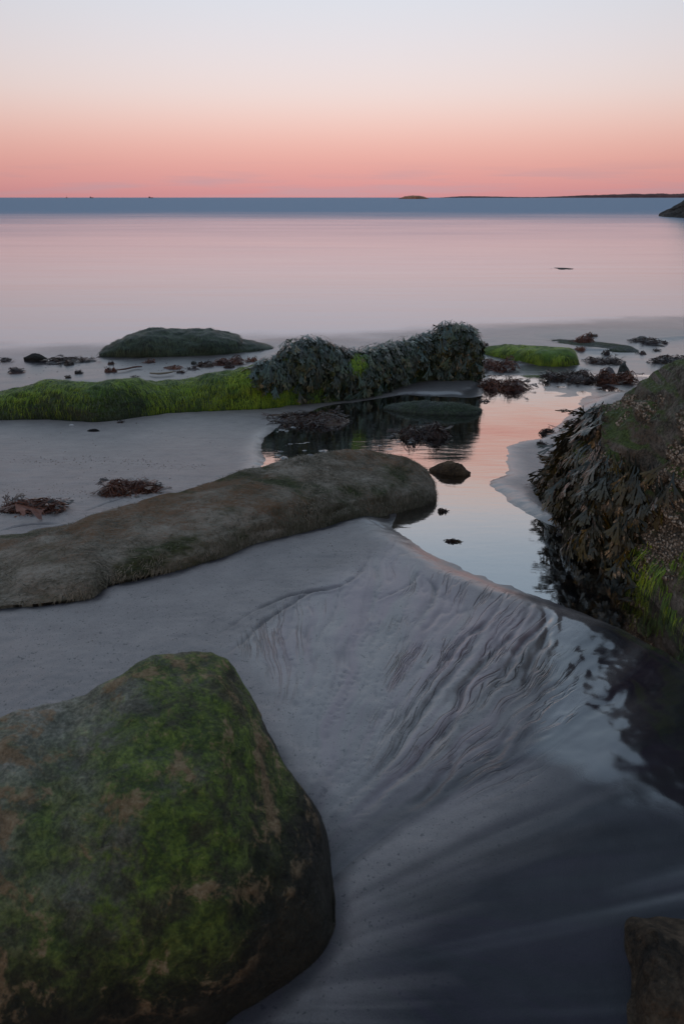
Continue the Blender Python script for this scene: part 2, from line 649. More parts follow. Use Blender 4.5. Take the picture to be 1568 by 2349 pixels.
def ground_fields(x, y):
    g = G(y)
    z = g + .010 * fbm2(x * .8, y * .8, 3, 3) * sstep(.3, 2, y) + .0022 * fbm2(x * 7, y * 7, 3, 11)
    wet_shade = np.zeros_like(x)
    gloss = np.zeros_like(x)
    # pool and stream bed
    wob = .010 * fbm2(x * 9, y * 9, 3, 21) + .02 * fbm2(x * 2.5, y * 2.5, 2, 25)
    sa = sdf_poly(x, y, POOL_A)
    s = sa + wob * sstep(1.5, 3, y)
    edge = sstep(-.075, .035, s)
    px, py = project(np.stack([x, y, g], -1))
    bars = .022 * np.clip(fbm2(x * 10 + y * 9, y * 26 - x * 9, 4, 31) + .0, 0, 1) * sstep(930, 960, py) * sstep(1075, 1040, py) * sstep(600, 660, px) * sstep(1080, 1000, px)
    z = z + .008 * sstep(-.22, -.02, s) * (1 - edge) - edge * (.016 - np.where(s > 0.01, bars, 0)) - .012 * sstep(.03, .2, s)
    wet_shade = np.maximum(wet_shade, .75 * sstep(-.05, .02, s))
    gloss = np.maximum(gloss, .55 * sstep(-.16, .0, s))
    # the sand bar inside the stream
    sb = sdf_poly(x, y, POOL_B)
    # crest lip along the pool's near edge
    lip, side, run = dist_line(x, y, gp([(872, 1192), (895, 1215), (930, 1242), (980, 1278), (1040, 1310), (1110, 1338), (1180, 1362), (1240, 1382), (1300, 1396)]))
    z = z + .003 * np.exp(-(lip / .05) ** 2)
    # wet fan
    sw = sdf_poly(x, y, WET_R)
    dxc, dyc = x - CONV[0], y - CONV[1]
    rr = np.hypot(dxc, dyc) + 1e-4
    aa = np.arctan2(dyc, dxc)
    sfade = sstep(.18, .55, rr)
    streak = sfade * fbm2(aa * 7 + .3 * noise2(rr * 2, aa * 2, 5), rr * .8, 4, 41)
    wet_shade = np.maximum(wet_shade, .8 * sstep(-.05, .25, sw + .09 * streak))
    sg = sdf_poly(x, y, GLOSS_R)
    gloss = np.maximum(gloss, sstep(-.05, .10, sg + .05 * streak))
    gloss = np.maximum(gloss, .34 * sstep(-.35, .05, sw + .12 * streak) * sstep(.75, 1.25, y + .12 * streak))
    c2 = ground(250, 2330)[:2]
    r2 = np.hypot(x - c2[0], y - c2[1]) + 1e-4
    b2 = np.arctan2(y - c2[1], x - c2[0])
    sk2 = fbm2(b2 * 9 + .15 * noise2(r2 * 3, b2 * 3, 6), r2 * .5, 4, 43)
    wet_shade = np.maximum(wet_shade, sstep(-.22, .22, sw + .16 * sk2))
    low_ = sstep(-.15, .15, sw)
    gloss = np.maximum(gloss, (.10 + .46 * sstep(-.10, .55, sk2)) * low_ * sstep(.45, .9, y))
    wet_shade = wet_shade * (1 - .30 * sstep(.15, .7, sk2) * low_ * sstep(.55, .9, y))
    # soft streaks of dark heavy grains in the fan
    wet_shade = np.clip(wet_shade + .16 * np.clip(streak, 0, 1) * sstep(1.0, .25, rr) * sstep(-.6, 0, sw), 0, 1)
    # rills
    reg = sdf_poly(x, y, gp([(630, 1720), (600, 1600), (500, 1490), (660, 1360), (850, 1270), (880, 1215), (980, 1285), (1110, 1345), (1250, 1392), (1330, 1420), (1330, 1600), (1230, 1790), (1000, 1890), (760, 1960)]))
    mk = sstep(-.04, .11, reg)
    gloss = np.maximum(gloss, .38 * mk)
    wx = x + .015 * fbm2(x * 6, y * 6, 3, 61)
    wy = y + .015 * fbm2(x * 6, y * 6, 3, 62)
    a2 = np.arctan2(wy - CONV[1], wx - CONV[0])
    ridge = 1 - np.abs(fbm2(a2 * 11, rr * .9, 3, 51))
    ridge2 = 1 - np.abs(fbm2(a2 * 26, rr * 4.0, 3, 53))
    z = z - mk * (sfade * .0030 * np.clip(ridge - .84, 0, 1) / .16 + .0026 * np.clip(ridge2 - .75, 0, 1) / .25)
    tro = mk * sfade * np.clip(np.clip(ridge - .86, 0, 1) / .14, 0, 1) * .22 + mk * .20 * np.clip((ridge2 - .84) / .16, 0, 1)  # trough darkening: heavy grains plus painted shade, carried by the wetness mask
    wet_shade = np.clip(wet_shade + tro * (1 - wet_shade), 0, 1)
    z = z + mk * .0015 * streak
    for pts, dp, wd in STROKES:
        P = gp(pts)
        P = crom(np.array(P), len(P) * 5)
        bx0, by0 = P.min(0) - .12
        bx1, by1 = P.max(0) + .12
        q = (x > bx0) & (x < bx1) & (y > by0) & (y < by1)
        if not q.any():
            continue
        d, sd_, ru = dist_line(x[q], y[q], P)
        d = d + .004 * fbm2(x[q] * 30, y[q] * 30, 2, 71)
        tap = np.sin(np.pi * np.clip(ru, .03, .97)) ** .6
        z[q] -= 1.35 * dp * tap * np.exp(-np.clip(d, 0, 9) ** 2 / (wd * .5) ** 2) * 1.0
        wet_shade[q] = np.maximum(wet_shade[q], .6 * tap * np.exp(-np.clip(d, 0, 9) ** 2 / (wd * .42) ** 2))  # channel lines darkened the same way, grains and painted shade
        z[q] += dp * .55 * tap * np.exp(-(np.clip(d, 0, 9) - wd * 1.1) ** 2 / (wd * .6) ** 2) * (sd_ > 0)
    # braided wet shapes by the dark reflection
    br = sstep(.0, .12, sg) * sstep(.55, .1, np.hypot(x - ground(1300, 1500)[0], y - ground(1300, 1500)[1]))
    z = z + br * .0013 * (1 - 2 * np.abs(fbm2(a2 * 17, rr * 6, 4, 81)))
    # the strand: smooth wet sheen down to the sea
    sh = sstep(5.6, 6.8, y + .25 * fbm2(x * .7, y * .7, 2, 91))
    gloss = np.maximum(gloss, .35 * sh)
    wet_shade = np.maximum(wet_shade, .55 * sh)
    for foot in FEET:
        bx0, by0 = np.min(foot, 0) - .15
        bx1, by1 = np.max(foot, 0) + .15
        q = (x > bx0) & (x < bx1) & (y > by0) & (y < by1)
        if q.any():
            d, sd_, ru = dist_line(x[q], y[q], foot)
            d = np.clip(d + .012 * fbm2(x[q] * 14, y[q] * 14, 3, 88), 0, 9)
            wet_shade[q] = np.maximum(wet_shade[q], .85 * np.exp(-(d / .035) ** 2))
            z[q] += -.007 * np.exp(-(d / .03) ** 2) + .003 * np.exp(-((d - .07) / .03) ** 2)
    # wind and wash lines on the open sand
    open_ = (1 - wet_shade) * (1 - mk)
    z = z + open_ * (.0011 * fbm2(x * 3 + y * 1.5, y * 30, 3, 95) + .0012 * noise2(x * 60, y * 60, 97))
    z = z + .009 * np.clip(x, -4, 4) * sstep(5, 6.5, y)
    ground_fields.fan = (a2, rr, mk * sfade * np.clip(.45 + 1.1 * fbm2(x * 4.5, y * 4.5, 3, 66), 0, 1), sstep(-.05, .2, reg))
    return z, wet_shade, gloss


def axis(vals_dense, grow, lim):
    a = list(vals_dense)
    st = a[-1] - a[-2]
    while a[-1] < lim:
        st *= grow
        a.append(a[-1] + st)
    return a


xp = axis(np.arange(0, 1.3, .0068), 1.035, 90)
xs = np.array([-v for v in xp[:0:-1]] + xp)
ys = [.36]
while ys[-1] < 2.5:
    ys.append(ys[-1] + .0058)
while ys[-1] < 11:
    ys.append(ys[-1] + max(.0058, .0046 * ys[-1] - .0045))
yb = [.36]
st = .0058
while yb[-1] > -60:
    st *= 1.15
    yb.append(yb[-1] - st)
yf = [ys[-1]]
st = .05
while yf[-1] < 60:
    st *= 1.12
    yf.append(yf[-1] + st)
ys = np.array(yb[:0:-1] + ys + yf[1:])
gx, gy = np.meshgrid(xs, ys)
near = (np.abs(gx) < 9) & (gy > -3) & (gy < 14)
gz = G(gy)
gw = np.where(gy > 6, .55, 0.)
gg = np.where(gy > 6, .45, 0.)
gz[near], gw[near], gg[near] = ground_fields(gx[near], gy[near])
fan = [np.zeros_like(gx) for _ in range(4)]
for A_, B_ in zip(fan, ground_fields.fan):
    A_[near] = B_
nyy, nxx = gx.shape
ii = np.arange(nyy * nxx).reshape(nyy, nxx)
quads = np.stack([ii[:-1, :-1], ii[:-1, 1:], ii[1:, 1:], ii[1:, :-1]], -1).reshape(-1, 4)
sand = link('sand', mesh_data('sand', np.stack([gx, gy, gz], -1), quads, M_SAND, attrs={'wet_shade': gw, 'gloss': gg, 'fan_a': fan[0], 'fan_r': fan[1], 'fan_m': fan[2], 'fan_g': fan[3]}))
sand['kind'] = 'structure'


def ground_z(x, y):
    z, _, _ = ground_fields(np.array([float(x)]), np.array([float(y)]))
    return float(z[0])


# stream water: a smooth sheet just under the sand surface that shows where the bed lies lower
wxs = np.arange(-.6, 3.4, .03)
wys = np.arange(1.2, 7.2, .03)
wx_, wy_ = np.meshgrid(wxs, wys)
wz_ = G(wy_) - .006 + .0012 * fbm2(wx_ * 2, wy_ * 2, 2, 5)
n1, n2 = wx_.shape
ii = np.arange(n1 * n2).reshape(n1, n2)
quads = np.stack([ii[:-1, :-1], ii[:-1, 1:], ii[1:, 1:], ii[1:, :-1]], -1).reshape(-1, 4)
sdw = sdf_poly(wx_, wy_, POOL_A)
keep = (sdw > -.12).ravel()[quads].all(1)
quads = quads[keep]
used = np.unique(quads)
remap = np.full(n1 * n2, -1)
remap[used] = np.arange(len(used))
water = link('stream', mesh_data('stream', np.stack([wx_, wy_, wz_], -1).reshape(-1, 3)[used], remap[quads], M_STREAM))
water['kind'] = 'structure'

# sea
sxs = np.array(sorted([-40000, -12000, -4000, -1200, -400, -120, -50, -25] + list(np.arange(-14, 14.1, .2)) + [25, 50, 120, 400, 1200, 4000, 12000, 40000]))
sys_ = np.array(list(np.arange(5.0, 12, .08)) + [12.5, 13, 14, 16, 20, 26, 35, 50, 80, 140, 260, 500, 1000, 2500, 6000, 15000, 40000, 60000])
sx_, sy_ = np.meshgrid(sxs, sys_)
dep_ = np.ones_like(sx_)
nr_ = (np.abs(sx_) < 15) & (sy_ < 12)
dep_[nr_] = np.clip((SEA_Z - ground_fields(sx_[nr_], sy_[nr_])[0]) / .045, 0, 1)
n1, n2 = sx_.shape
ii = np.arange(n1 * n2).reshape(n1, n2)
quads = np.stack([ii[:-1, :-1], ii[:-1, 1:], ii[1:, 1:], ii[1:, :-1]], -1).reshape(-1, 4)
sea = link('sea', mesh_data('sea', np.stack([sx_, sy_, np.full_like(sx_, SEA_Z)], -1), quads, M_SEA, attrs={'depth': dep_}))
sea['kind'] = 'structure'


def sea_pt(px, py):
    d = ray(px, py)
    t = (SEA_Z - CAM_Z) / d[2]
    return np.array([t * d[0], t * d[1], SEA_Z])


# ================================================================== rocks
class Rock:
    pass


def loft(stations, nu=180, nv=90, a=.85, b=.85, noise=(.02, 3, .004, 14), seed=1, sink=.14, on_sea=False, terr=0.0, slab=0.0):
    """stations: (px, y of the foot, y of the crest, crest set back by, back slope length), all placed on the beach"""
    B, C, K = [], [], []
    for px, yb_, yt, dc, db in stations:
        p = sea_pt(px, yb_) if on_sea else ground(px, yb_)
        c = at_depth(px, yt, p[1] + dc)
        c[2] = max(c[2], p[2] + .004)
        k = np.array([c[0] * (1 + .0 * db), c[1] + db, SEA_Z - .02 if on_sea else float(G(c[1] + db)) - .01])
        B.append(p); C.append(c); K.append(k)
    B, C, K = crom(B, nu), crom(C, nu), crom(K, nu)
    nb, nf = nv // 3, nv - nv // 3
    ph = np.linspace(0, math.pi / 2, nf)
    prof = []
    for i, f in enumerate(ph):
        s = 1 - math.cos(f) ** a
        w = math.sin(f) ** b
        if slab:
            w = (1 - slab) * w + slab * float(np.interp(s, [0, .03, .10, .20, .34, .6, 1], [0, .22, .46, .62, .74, .88, 1]))
        row = B + (C - B) * s
        row[:, 2] = B[:, 2] + (C[:, 2] - B[:, 2]) * w
        prof.append(row)
    for f in np.linspace(0, math.pi / 2, nb + 1)[1:]:
        s = math.sin(f) ** 1.2
        w = 1 - s ** 1.2
        row = C + (K - C) * s
        row[:, 2] = K[:, 2] + (C[:, 2] - K[:, 2]) * w
        prof.append(row)
    P = np.stack(prof, 1)                       # nu, nv, 3
    # sunk skirt
    s0, s1 = P[:, :1].copy(), P[:, -1:].copy()
    s0[..., 2] -= sink
    s1[..., 2] -= sink
    P = np.concatenate([s0, P, s1], 1)
    N = normals(P)
    am, sc, am2, sc2 = noise
    hgt = np.clip((P[..., 2] - np.minimum(B[:, None, 2], P[..., 2])) / .08, .25, 1)
    d = am * fbm3(P, sc, 3, seed) + am2 * fbm3(P, sc2, 4, seed + 9)
    if terr:
        q = fbm3(P * np.array([1, 1, 3]), sc * 2.2, 2, seed + 4)
        d = d + terr * (np.abs(q) - .3)
    P = P + N * (d * hgt)[..., None]
    N = normals(P)
    r = Rock()
    r.P, r.N = P, N
    nu_, nv_ = P.shape[:2]
    ii = np.arange(nu_ * nv_).reshape(nu_, nv_)
    q = np.stack([ii[:-1, :-1], ii[1:, :-1], ii[1:, 1:], ii[:-1, 1:]], -1).reshape(-1, 4)
    faces = q.tolist()
    faces.append(ii[0, :].tolist())
    faces.append(ii[-1, ::-1].tolist())
    r.V, r.F = P.reshape(-1, 3), faces
    r.base = np.array([B[:, 0].mean(), (B[:, 1].mean() + K[:, 1].mean()) / 2, B[:, 2].mean()])
    return r


def normals(P):
    du = np.gradient(P, axis=0)
    dv = np.gradient(P, axis=1)
    n = np.cross(du, dv)
    return n / (np.linalg.norm(n, axis=-1, keepdims=True) + 1e-9)


def surf(r, n, test=None, facing=None, over=30):
    """n random points (and normals) on a rock, evenly by area"""
    P, N = r.P, r.N
    a = np.linalg.norm(np.cross(P[1:, :-1] - P[:-1, :-1], P[:-1, 1:] - P[:-1, :-1]), axis=-1)
    w = a.ravel() / a.sum()
    k = n * over
    c = rng.choice(len(w), k, p=w)
    iu, iv = np.unravel_index(c, a.shape)
    fu, fv = rng.random((k, 1)), rng.random((k, 1))

    def bil(A):
        return (A[iu, iv] * (1 - fu) + A[iu + 1, iv] * fu) * (1 - fv) + (A[iu, iv + 1] * (1 - fu) + A[iu + 1, iv + 1] * fu) * fv
    p, nn = bil(P), bil(N)
    ok = p[:, 2] > G(p[:, 1]) + .0
    if facing is not None:
        v = np.array([0, 0, CAM_Z]) - p
        ok &= (v * nn).sum(1) / np.linalg.norm(v, axis=1) > facing
    if test is not None:
        px, py = project(p)
        ok &= test(px, py, p, nn)
    p, nn = p[ok], nn[ok]
    return p[:n], nn[:n] / np.linalg.norm(nn[:n], axis=1, keepdims=True)


def downdir(n, jitter, fwd=.25):
    """steepest way down the surface, shaken"""
    g = np.tile(np.array([0, -fwd * .3, -1.0]), (len(n), 1))
    d = g - n * (g * n).sum(1, keepdims=True)
    d = d + rng.normal(0, jitter, d.shape)
    d = d - n * (d * n).sum(1, keepdims=True)
    return d / (np.linalg.norm(d, axis=1, keepdims=True) + 1e-9)


def build_rock(name, r, mat, label, cat='rock', group=None, alone=True):
    if alone:
        o = link(name, mesh_data(name, r.V, r.F, mat, origin=r.base))
        o.location = tuple(float(v) for v in r.base)
        return tag(o, label, cat, group)
    t = thing(name, r.base, label, cat, group)
    link('stone', mesh_data('stone', r.V, r.F, mat, origin=r.base), t)
    t['_'] = 0
    del t['_']
    return t


def hair(p, n, d, length, width, lift=.25, droop=.6, segs=3, lj=.4):
    """flat tapering strands laid over a surface: V, quads, rnd, tip"""
    k = len(p)
    L = length * (1 + rng.uniform(-lj, lj, (k, 1)))
    side = np.cross(d, n)
    side /= np.linalg.norm(side, axis=1, keepdims=True) + 1e-9
    V, tip = [], []
    wob = rng.normal(0, .16, (k, 1))
    for i in range(segs + 1):
        t = i / segs
        c = p + d * L * t + n * L * (lift * math.sin(t * 2.4) * .5) + side * wob * L * t * t + np.array([0, 0, -1.0]) * L * droop * t * t * .35 + n * .002
        w = width * (1 - .75 * t)
        V.append(c - side * w)
        V.append(c + side * w)
        tip += [t, t]
    V = np.stack(V, 1)
    m = 2 * (segs + 1)
    base = (np.arange(k) * m)[:, None]
    Fq = np.concatenate([np.stack([base[:, 0] + 2 * i, base[:, 0] + 2 * i + 1, base[:, 0] + 2 * i + 3, base[:, 0] + 2 * i + 2], -1) for i in range(segs)])
    rnd = np.repeat(np.clip(rng.normal(.45, .15, k) + .38 * fbm3(p, 7, 3, 5), 0, .98), m)
    return V.reshape(-1, 3), Fq, rnd, np.tile(np.array(tip), k)


def hair_part(name, parent, origin, mat, *args, **kw):
    V, Fq, rnd, tip = hair(*args, **kw)
    o = link(name, mesh_data(name, V, Fq, mat, attrs={'rnd': rnd, 'tip': tip * .6}, origin=origin), parent)
    o['kind'] = 'stuff'
    return o


# ---- wrack fronds: forked flat blades, hanging along +X (length 1), normal +Z
def frond_shape(seed):
    rd = random.Random(seed)
    V, Fq, tip = [], [], []

    def seg(p, ang, L, w0, w1, depth, t0):
        nst = 2
        a = ang
        idx = []
        q = list(p)
        for i in range(nst + 1):
            t = i / nst
            w = w0 + (w1 - w0) * t
            if depth == 0 and i == nst:
                w *= .45
            s, c = math.sin(a), math.cos(a)
            tt = t0 + L * t
            z = .07 * math.sin(tt * 2.6 + seed) - .12 * tt * tt + rd.uniform(-.012, .012)
            idx.append(len(V))
            V.append((q[0] - s * w, q[1] + c * w, z + rd.uniform(-.01, .01)))
            V.append((q[0] + s * w, q[1] - c * w, z + rd.uniform(-.01, .01)))
            tip.extend([tt, tt])
            if i < nst:
                q = [q[0] + c * L / nst, q[1] + s * L / nst]
                a += rd.uniform(-.10, .10)
        for i in range(nst):
            b = idx[i]
            c2 = idx[i + 1]
            Fq.append((b, b + 1, c2 + 1, c2))
        if depth > 0:
            for sg in (-1, 1):
                seg(q, a + sg * rd.uniform(.12, .42), L * rd.uniform(.75, 1.15), w1, w1 * rd.uniform(.95, 1.25), depth - 1, t0 + L)
    seg((0, 0), rd.uniform(-.1, .1), .24, .017, .030, 3, 0)
    V = np.array(V)
    return V, np.array(Fq), np.clip(np.array(tip), 0, 1)


FRONDS = [frond_shape(i) for i in range(14)]
_fm = {}


def frond_mesh(i, mat):
    if (i, mat.name) not in _fm:
        V, Fq, tp = FRONDS[i]
        _fm[(i, mat.name)] = mesh_data('frond', V, Fq, mat, attrs={'rnd': np.full(len(V), random.random()), 'tip': tp})
    return _fm[(i, mat.name)]


def frame(d, n, lift, roll=0.0):
    x = d * math.cos(lift) + n * math.sin(lift)
    z = n * math.cos(lift) - d * math.sin(lift)
    y = np.cross(z, x)
    y, z = y * math.cos(roll) + z * math.sin(roll), z * math.cos(roll) - y * math.sin(roll)
    return np.stack([x, y, z], 1)


def fronds(parent, origin, p, n, d, size, mat, n_obj=300, rest_name='seaweed_mat', lift=(0, .35), layer=.03):
    k = len(p)
    n_obj = min(n_obj, k)
    # those nearest the camera and facing it become objects of their own
    v = np.array([0, 0, CAM_Z]) - p
    score = (v * n).sum(1) / np.linalg.norm(v, axis=1) ** 2 + rng.random(k) * .1
    order = np.argsort(-score)
    AV, AF, AR, AT = [], [], [], []
    off = 0
    for j, i in enumerate(order):
        s = size * rng.uniform(.65, 1.3)
        lf = rng.uniform(*lift) if n[i][2] < .65 else rng.uniform(-.25, .04)
        M = frame(d[i], n[i], lf, rng.normal(0, .55 if n[i][2] < .65 else .25))
        pos = p[i] + n[i] * rng.uniform(0, layer)
        fi = int(rng.integers(len(FRONDS)))
        if j < n_obj:
            o = link('frond', frond_mesh(fi, mat), parent)
            mm = Matrix([[*(M[r_] * s), float(pos[r_] - origin[r_])] for r_ in range(3)] + [[0, 0, 0, 1]])
            o.matrix_basis = mm
        else:
            V, Fq, tp = FRONDS[fi]
            W = (V * s) @ M.T + pos
            AV.append(W); AF.append(Fq + off); AT.append(tp)
            AR.append(np.full(len(V), rng.random()))
            off += len(V)
    if AV:
        o = link(rest_name, mesh_data(rest_name, np.concatenate(AV), np.concatenate(AF), mat,
                                      attrs={'rnd': np.concatenate(AR), 'tip': np.concatenate(AT)}, origin=origin), parent)
        o['kind'] = 'stuff'


# ---- near boulder
M_NEAR = None


def mat_near():
    m = NT('mossy_stone')
    p = m.pos()
    a = m.noise(p, 4.0, 8, .66, .5, 1.6)
    f = m.noise(p, 26, 8, .74, .4, 2.1)
    ff = m.noise(p, 130, 4, .75, 0, 2.0)
    mixf = m.math('ADD', m.math('MULTIPLY', f, .6), m.math('MULTIPLY', ff, .4))
    grey = m.ramp(mixf, [(.15, (.05, .055, .038)), (.42, (.20, .20, .155)), (.62, (.42, .395, .34)), (.85, (.66, .62, .56))])
    olive = m.ramp(mixf, [(.2, (.020, .024, .011)), (.45, (.080, .078, .036)), (.62, (.17, .145, .080)), (.85, (.34, .27, .17))])
    dark = m.ramp(mixf, [(.25, (.008, .009, .006)), (.75, (.045, .038, .024))])
    g = m.n('ShaderNodeNewGeometry')
    s = m.n('ShaderNodeSeparateXYZ')
    m.l(g.outputs['Position'], s.inputs[0])
    X, Z = s.outputs[0], s.outputs[2]
    wob = m.math('SUBTRACT', a, .5)
    zz = m.math('ADD', Z, m.math('MULTIPLY', wob, .16))
    xx = m.math('ADD', X, m.math('MULTIPLY', m.math('SUBTRACT', m.noise(p, 5.5, 6, .68, .6, 1.6), .5), .42))
    # growth belts: tide film with vignette shade painted in near the sand, olive above it, bare grey painted lighter as if lit on the top left, green on the shoulder
    col = m.mix(m.rng(zz, .12, .27), dark, olive)
    col = m.mix(m.math('MULTIPLY', m.rng(zz, .22, .30), m.rng(xx, -.24, -.44)), col, grey)
    gm = m.math('MULTIPLY', m.math('MULTIPLY', m.rng(xx, -.66, -.36), m.rng(zz, .10, .26)), m.rng(m.math('ADD', m.math('MULTIPLY', f, .5), m.math('MULTIPLY', m.noise(p, 8, 6, .7, .8, 1.7), .5)), .33, .56))
    gcol = m.ramp(mixf, [(.2, (.012, .028, .008)), (.42, (.050, .090, .014)), (.60, (.14, .21, .024)), (.85, (.32, .43, .04))])
    col = m.mix(m.math('MULTIPLY', gm, .92), col, gcol)
    om = m.rng(m.math('ADD', m.math('MULTIPLY', m.noise(p, 5.0, 7, .7, .9, 1.5), .7), m.math('MULTIPLY', f, .3)), .51, .60)
    ocol = m.ramp(mixf, [(.2, (.09, .05, .022)), (.55, (.30, .19, .10)), (.85, (.52, .38, .24))])
    col = m.mix(m.math('MULTIPLY', m.math('MULTIPLY', om, m.rng(zz, .06, .16)), .9), col, ocol)
    dm = m.rng(m.math('ADD', m.math('MULTIPLY', m.noise(m.pos((1, 1, 1.6)), 6.5, 8, .72, .8, 1.5), .75), m.math('MULTIPLY', ff, .25)), .60, .68)
    col = m.mix(m.math('MULTIPLY', dm, .85), col, (.018, .020, .014))
    h = m.math('ADD', m.math('MULTIPLY', f, .6), m.math('MULTIPLY', ff, .25))
    return m.done(m.pbr(col, .55, .4, m.bump(h, .9, .02)))


r_near = loft([(-760, 2560, 2300, .06, .05), (-640, 2580, 1900, .25, .2), (-420, 2580, 1730, .40, .3), (-200, 2560, 1682, .42, .3), (0, 2520, 1640, .44, .3), (200, 2470, 1592, .46, .3), (320, 2430, 1524, .5, .28), (400, 2405, 1497, .53, .26),
               (455, 2380, 1492, .53, .24), (510, 2350, 1508, .5, .22), (548, 2322, 1560, .46, .2), (600, 2292, 1668, .38, .18), (650, 2258, 1758, .31, .16), (700, 2218, 1824, .25, .13),
               (738, 2182, 1900, .19, .1), (760, 2140, 2010, .11, .07), (768, 2115, 2085, .03, .03)],
              nu=260, nv=150, a=.95, b=.8, noise=(.014, 4, .0042, 26), seed=3)
near_boulder = build_rock('boulder', r_near, mat_near(), 'large rounded boulder with green and orange-brown growth, bottom left on the sand', 'boulder')

# ---- bottom right rock
M_TAN = mat_rock('tan_stone', [(.3, (.014, .011, .008)), (.5, (.055, .038, .024)), (.75, (.13, .090, .058))], 9, .7, .02, fine=70)
r = loft([(1446, 2440, 2410, .03, .04), (1456, 2440, 2290, .10, .07), (1478, 2445, 2190, .14, .09), (1504, 2450, 2142, .16, .09), (1540, 2455, 2150, .16, .09), (1590, 2460, 2172, .16, .1),
          (1680, 2470, 2215, .15, .1), (1780, 2460, 2330, .08, .07), (1800, 2450, 2420, .02, .03)], nu=90, nv=70, noise=(.010, 9, .005, 26), seed=5, terr=.012)
build_rock('rock', r, M_TAN, 'small brown rock in the bottom right corner', 'rock')

# ---- long middle rock
M_MID = mat_rock('fuzzy_stone', [(.20, (.06, .05, .036)), (.40, (.19, .16, .12)), (.58, (.34, .295, .24)), (.85, (.52, .46, .40))], 6, .9, .02, green=(.075, .085, .030), gamt=.2, gz=(-.4, .2), stretch=(.7, 1.3, 1.3),
                 patch=(.19, .095, .042), patch_sc=2.0, patch_rng=(.50, .62), fine=80)
r_mid = loft([(-420, 1480, 1440, .1, .1), (-300, 1450, 1365, .26, .2), (-120, 1410, 1300, .34, .25), (0, 1390, 1264, .36, .3), (100, 1383, 1226, .38, .3), (205, 1366, 1190, .40, .3), (250, 1338, 1175, .38, .3), (330, 1322, 1150, .40, .3),
              (480, 1286, 1106, .42, .3), (570, 1254, 1078, .42, .3), (650, 1233, 1058, .42, .3), (730, 1214, 1042, .42, .3), (800, 1196, 1034, .40, .28), (870, 1182, 1038, .36, .25), (925, 1168, 1050, .30, .2),
              (965, 1158, 1068, .22, .16), (990, 1150, 1095, .12, .1), (1002, 1144, 1130, .02, .03)],
             nu=340, nv=120, a=.8, b=.72, noise=(.013, 3.2, .0045, 12), seed=11, terr=.012, slab=1.0)
mid = build_rock('long_rock', r_mid, M_MID, 'long low olive-brown rock crossing the sand from the left edge to the stream', 'rock', alone=False)
p, n = surf(r_mid, 15000, lambda px, py, P, N: (px > -60) & (rng.random(px.shape) < np.clip(1.05 - N[:, 2] + .5 * fbm3(P, 4, 3, 9), .05, 1)), facing=-.1, over=9)
d = downdir(n, .35)
d = d + np.array([-.5, 0, 0])
d -= n * (d * n).sum(1, keepdims=True)
d /= np.linalg.norm(d, axis=1, keepdims=True)
hair_part('algae_fuzz', mid, r_mid.base, M_FUZZ, p, n, d, .017, .0011, lift=.5, droop=.2, segs=2)

# ---- seaweed ridge: green on the left, hung with wrack on the right
M_RIDGE = mat_rock('ridge_stone', [(.3, (.022, .030, .016)), (.5, (.055, .065, .035)), (.75, (.14, .125, .09))], 5, .7, .03, green=(.07, .12, .02), gamt=.9, gz=(-.2, .5), fine=60)
r_ridge = loft([(-330, 968, 962, .03, .05), (-260, 968, 935, .16, .15), (-100, 966, 908, .22, .25), (0, 962, 895, .24, .25), (60, 961, 880, .25, .25), (105, 960, 871, .25, .25), (160, 962, 872, .25, .25), (210, 965, 876, .25, .25), (260, 962, 870, .26, .25),
                (310, 955, 868, .26, .25), (360, 948, 873, .27, .25), (420, 942, 870, .27, .25), (490, 939, 855, .28, .25), (545, 937, 842, .28, .25), (590, 935, 834, .28, .25), (640, 930, 818, .28, .25), (672, 927, 786, .30, .25),
                (710, 924, 778, .30, .25), (760, 920, 790, .28, .22), (815, 914, 808, .26, .22), (860, 906, 802, .26, .22), (900, 892, 788, .28, .25), (950, 880, 776, .28, .25), (1000, 874, 762, .28, .25), (1035, 874, 748, .28, .25),
                (1070, 875, 750, .26, .22), (1086, 876, 778, .2, .18), (1093, 877, 830, .12, .1), (1096, 878, 868, .03, .03)],
               nu=420, nv=90, a=.7, b=.75, noise=(.018, 3.5, .005, 18), seed=21, terr=.01)
ridge = build_rock('seaweed_rock', r_ridge, M_RIDGE, 'rock ridge, bright green on its left half, thick hanging seaweed on its right half', 'rock', alone=False)
p, n = surf(r_ridge, 21000, lambda px, py, P, N: (px > -20) & (px < 690) & (py < 952 + rng.normal(0, 6, px.shape)) & (rng.random(px.shape) < np.clip(sstep(330, 560, px) * .9 + sstep(.55, .9, N[:, 2]) * .8 + .5 * fbm3(P, 3.5, 3, 8) - .1, .02, 1)), facing=-.2, over=6)
hair_part('green_algae', ridge, r_ridge.base, M_GREEN, p, n, downdir(n, .16), .045, .0011, lift=.10, droop=.25, segs=4)
p, n = surf(r_ridge, 12000, lambda px, py, P, N: (px > -20) & (px < 520), facing=-.1, over=5)
hair_part('dark_algae', ridge, r_ridge.base, M_DKGREEN, p, n, downdir(n, .4), .022, .0012, lift=.4, droop=.3, segs=2)
p, n = surf(r_ridge, 420, lambda px, py, P, N: (np.hypot((px - 812 + .5 * (py - 836)) / 22, (py - 836) / 17) < .35 + .8 * rng.random(px.shape)), facing=-.2, over=400)
hair_part('green_algae', ridge, r_ridge.base, M_GREEN, p + n * .055, n, downdir(n, .2), .05, .0014, lift=.1, droop=.3)
p, n = surf(r_ridge, 1800, lambda px, py, P, N: (px > 640) & (px < 950) & (py > 830) & (fbm3(P, 5, 2, 3) > .0), facing=0, over=20)
hair_part('green_algae', ridge, r_ridge.base, M_GREEN, p, n, downdir(n, .2), .035, .0011, lift=.3, droop=.5)


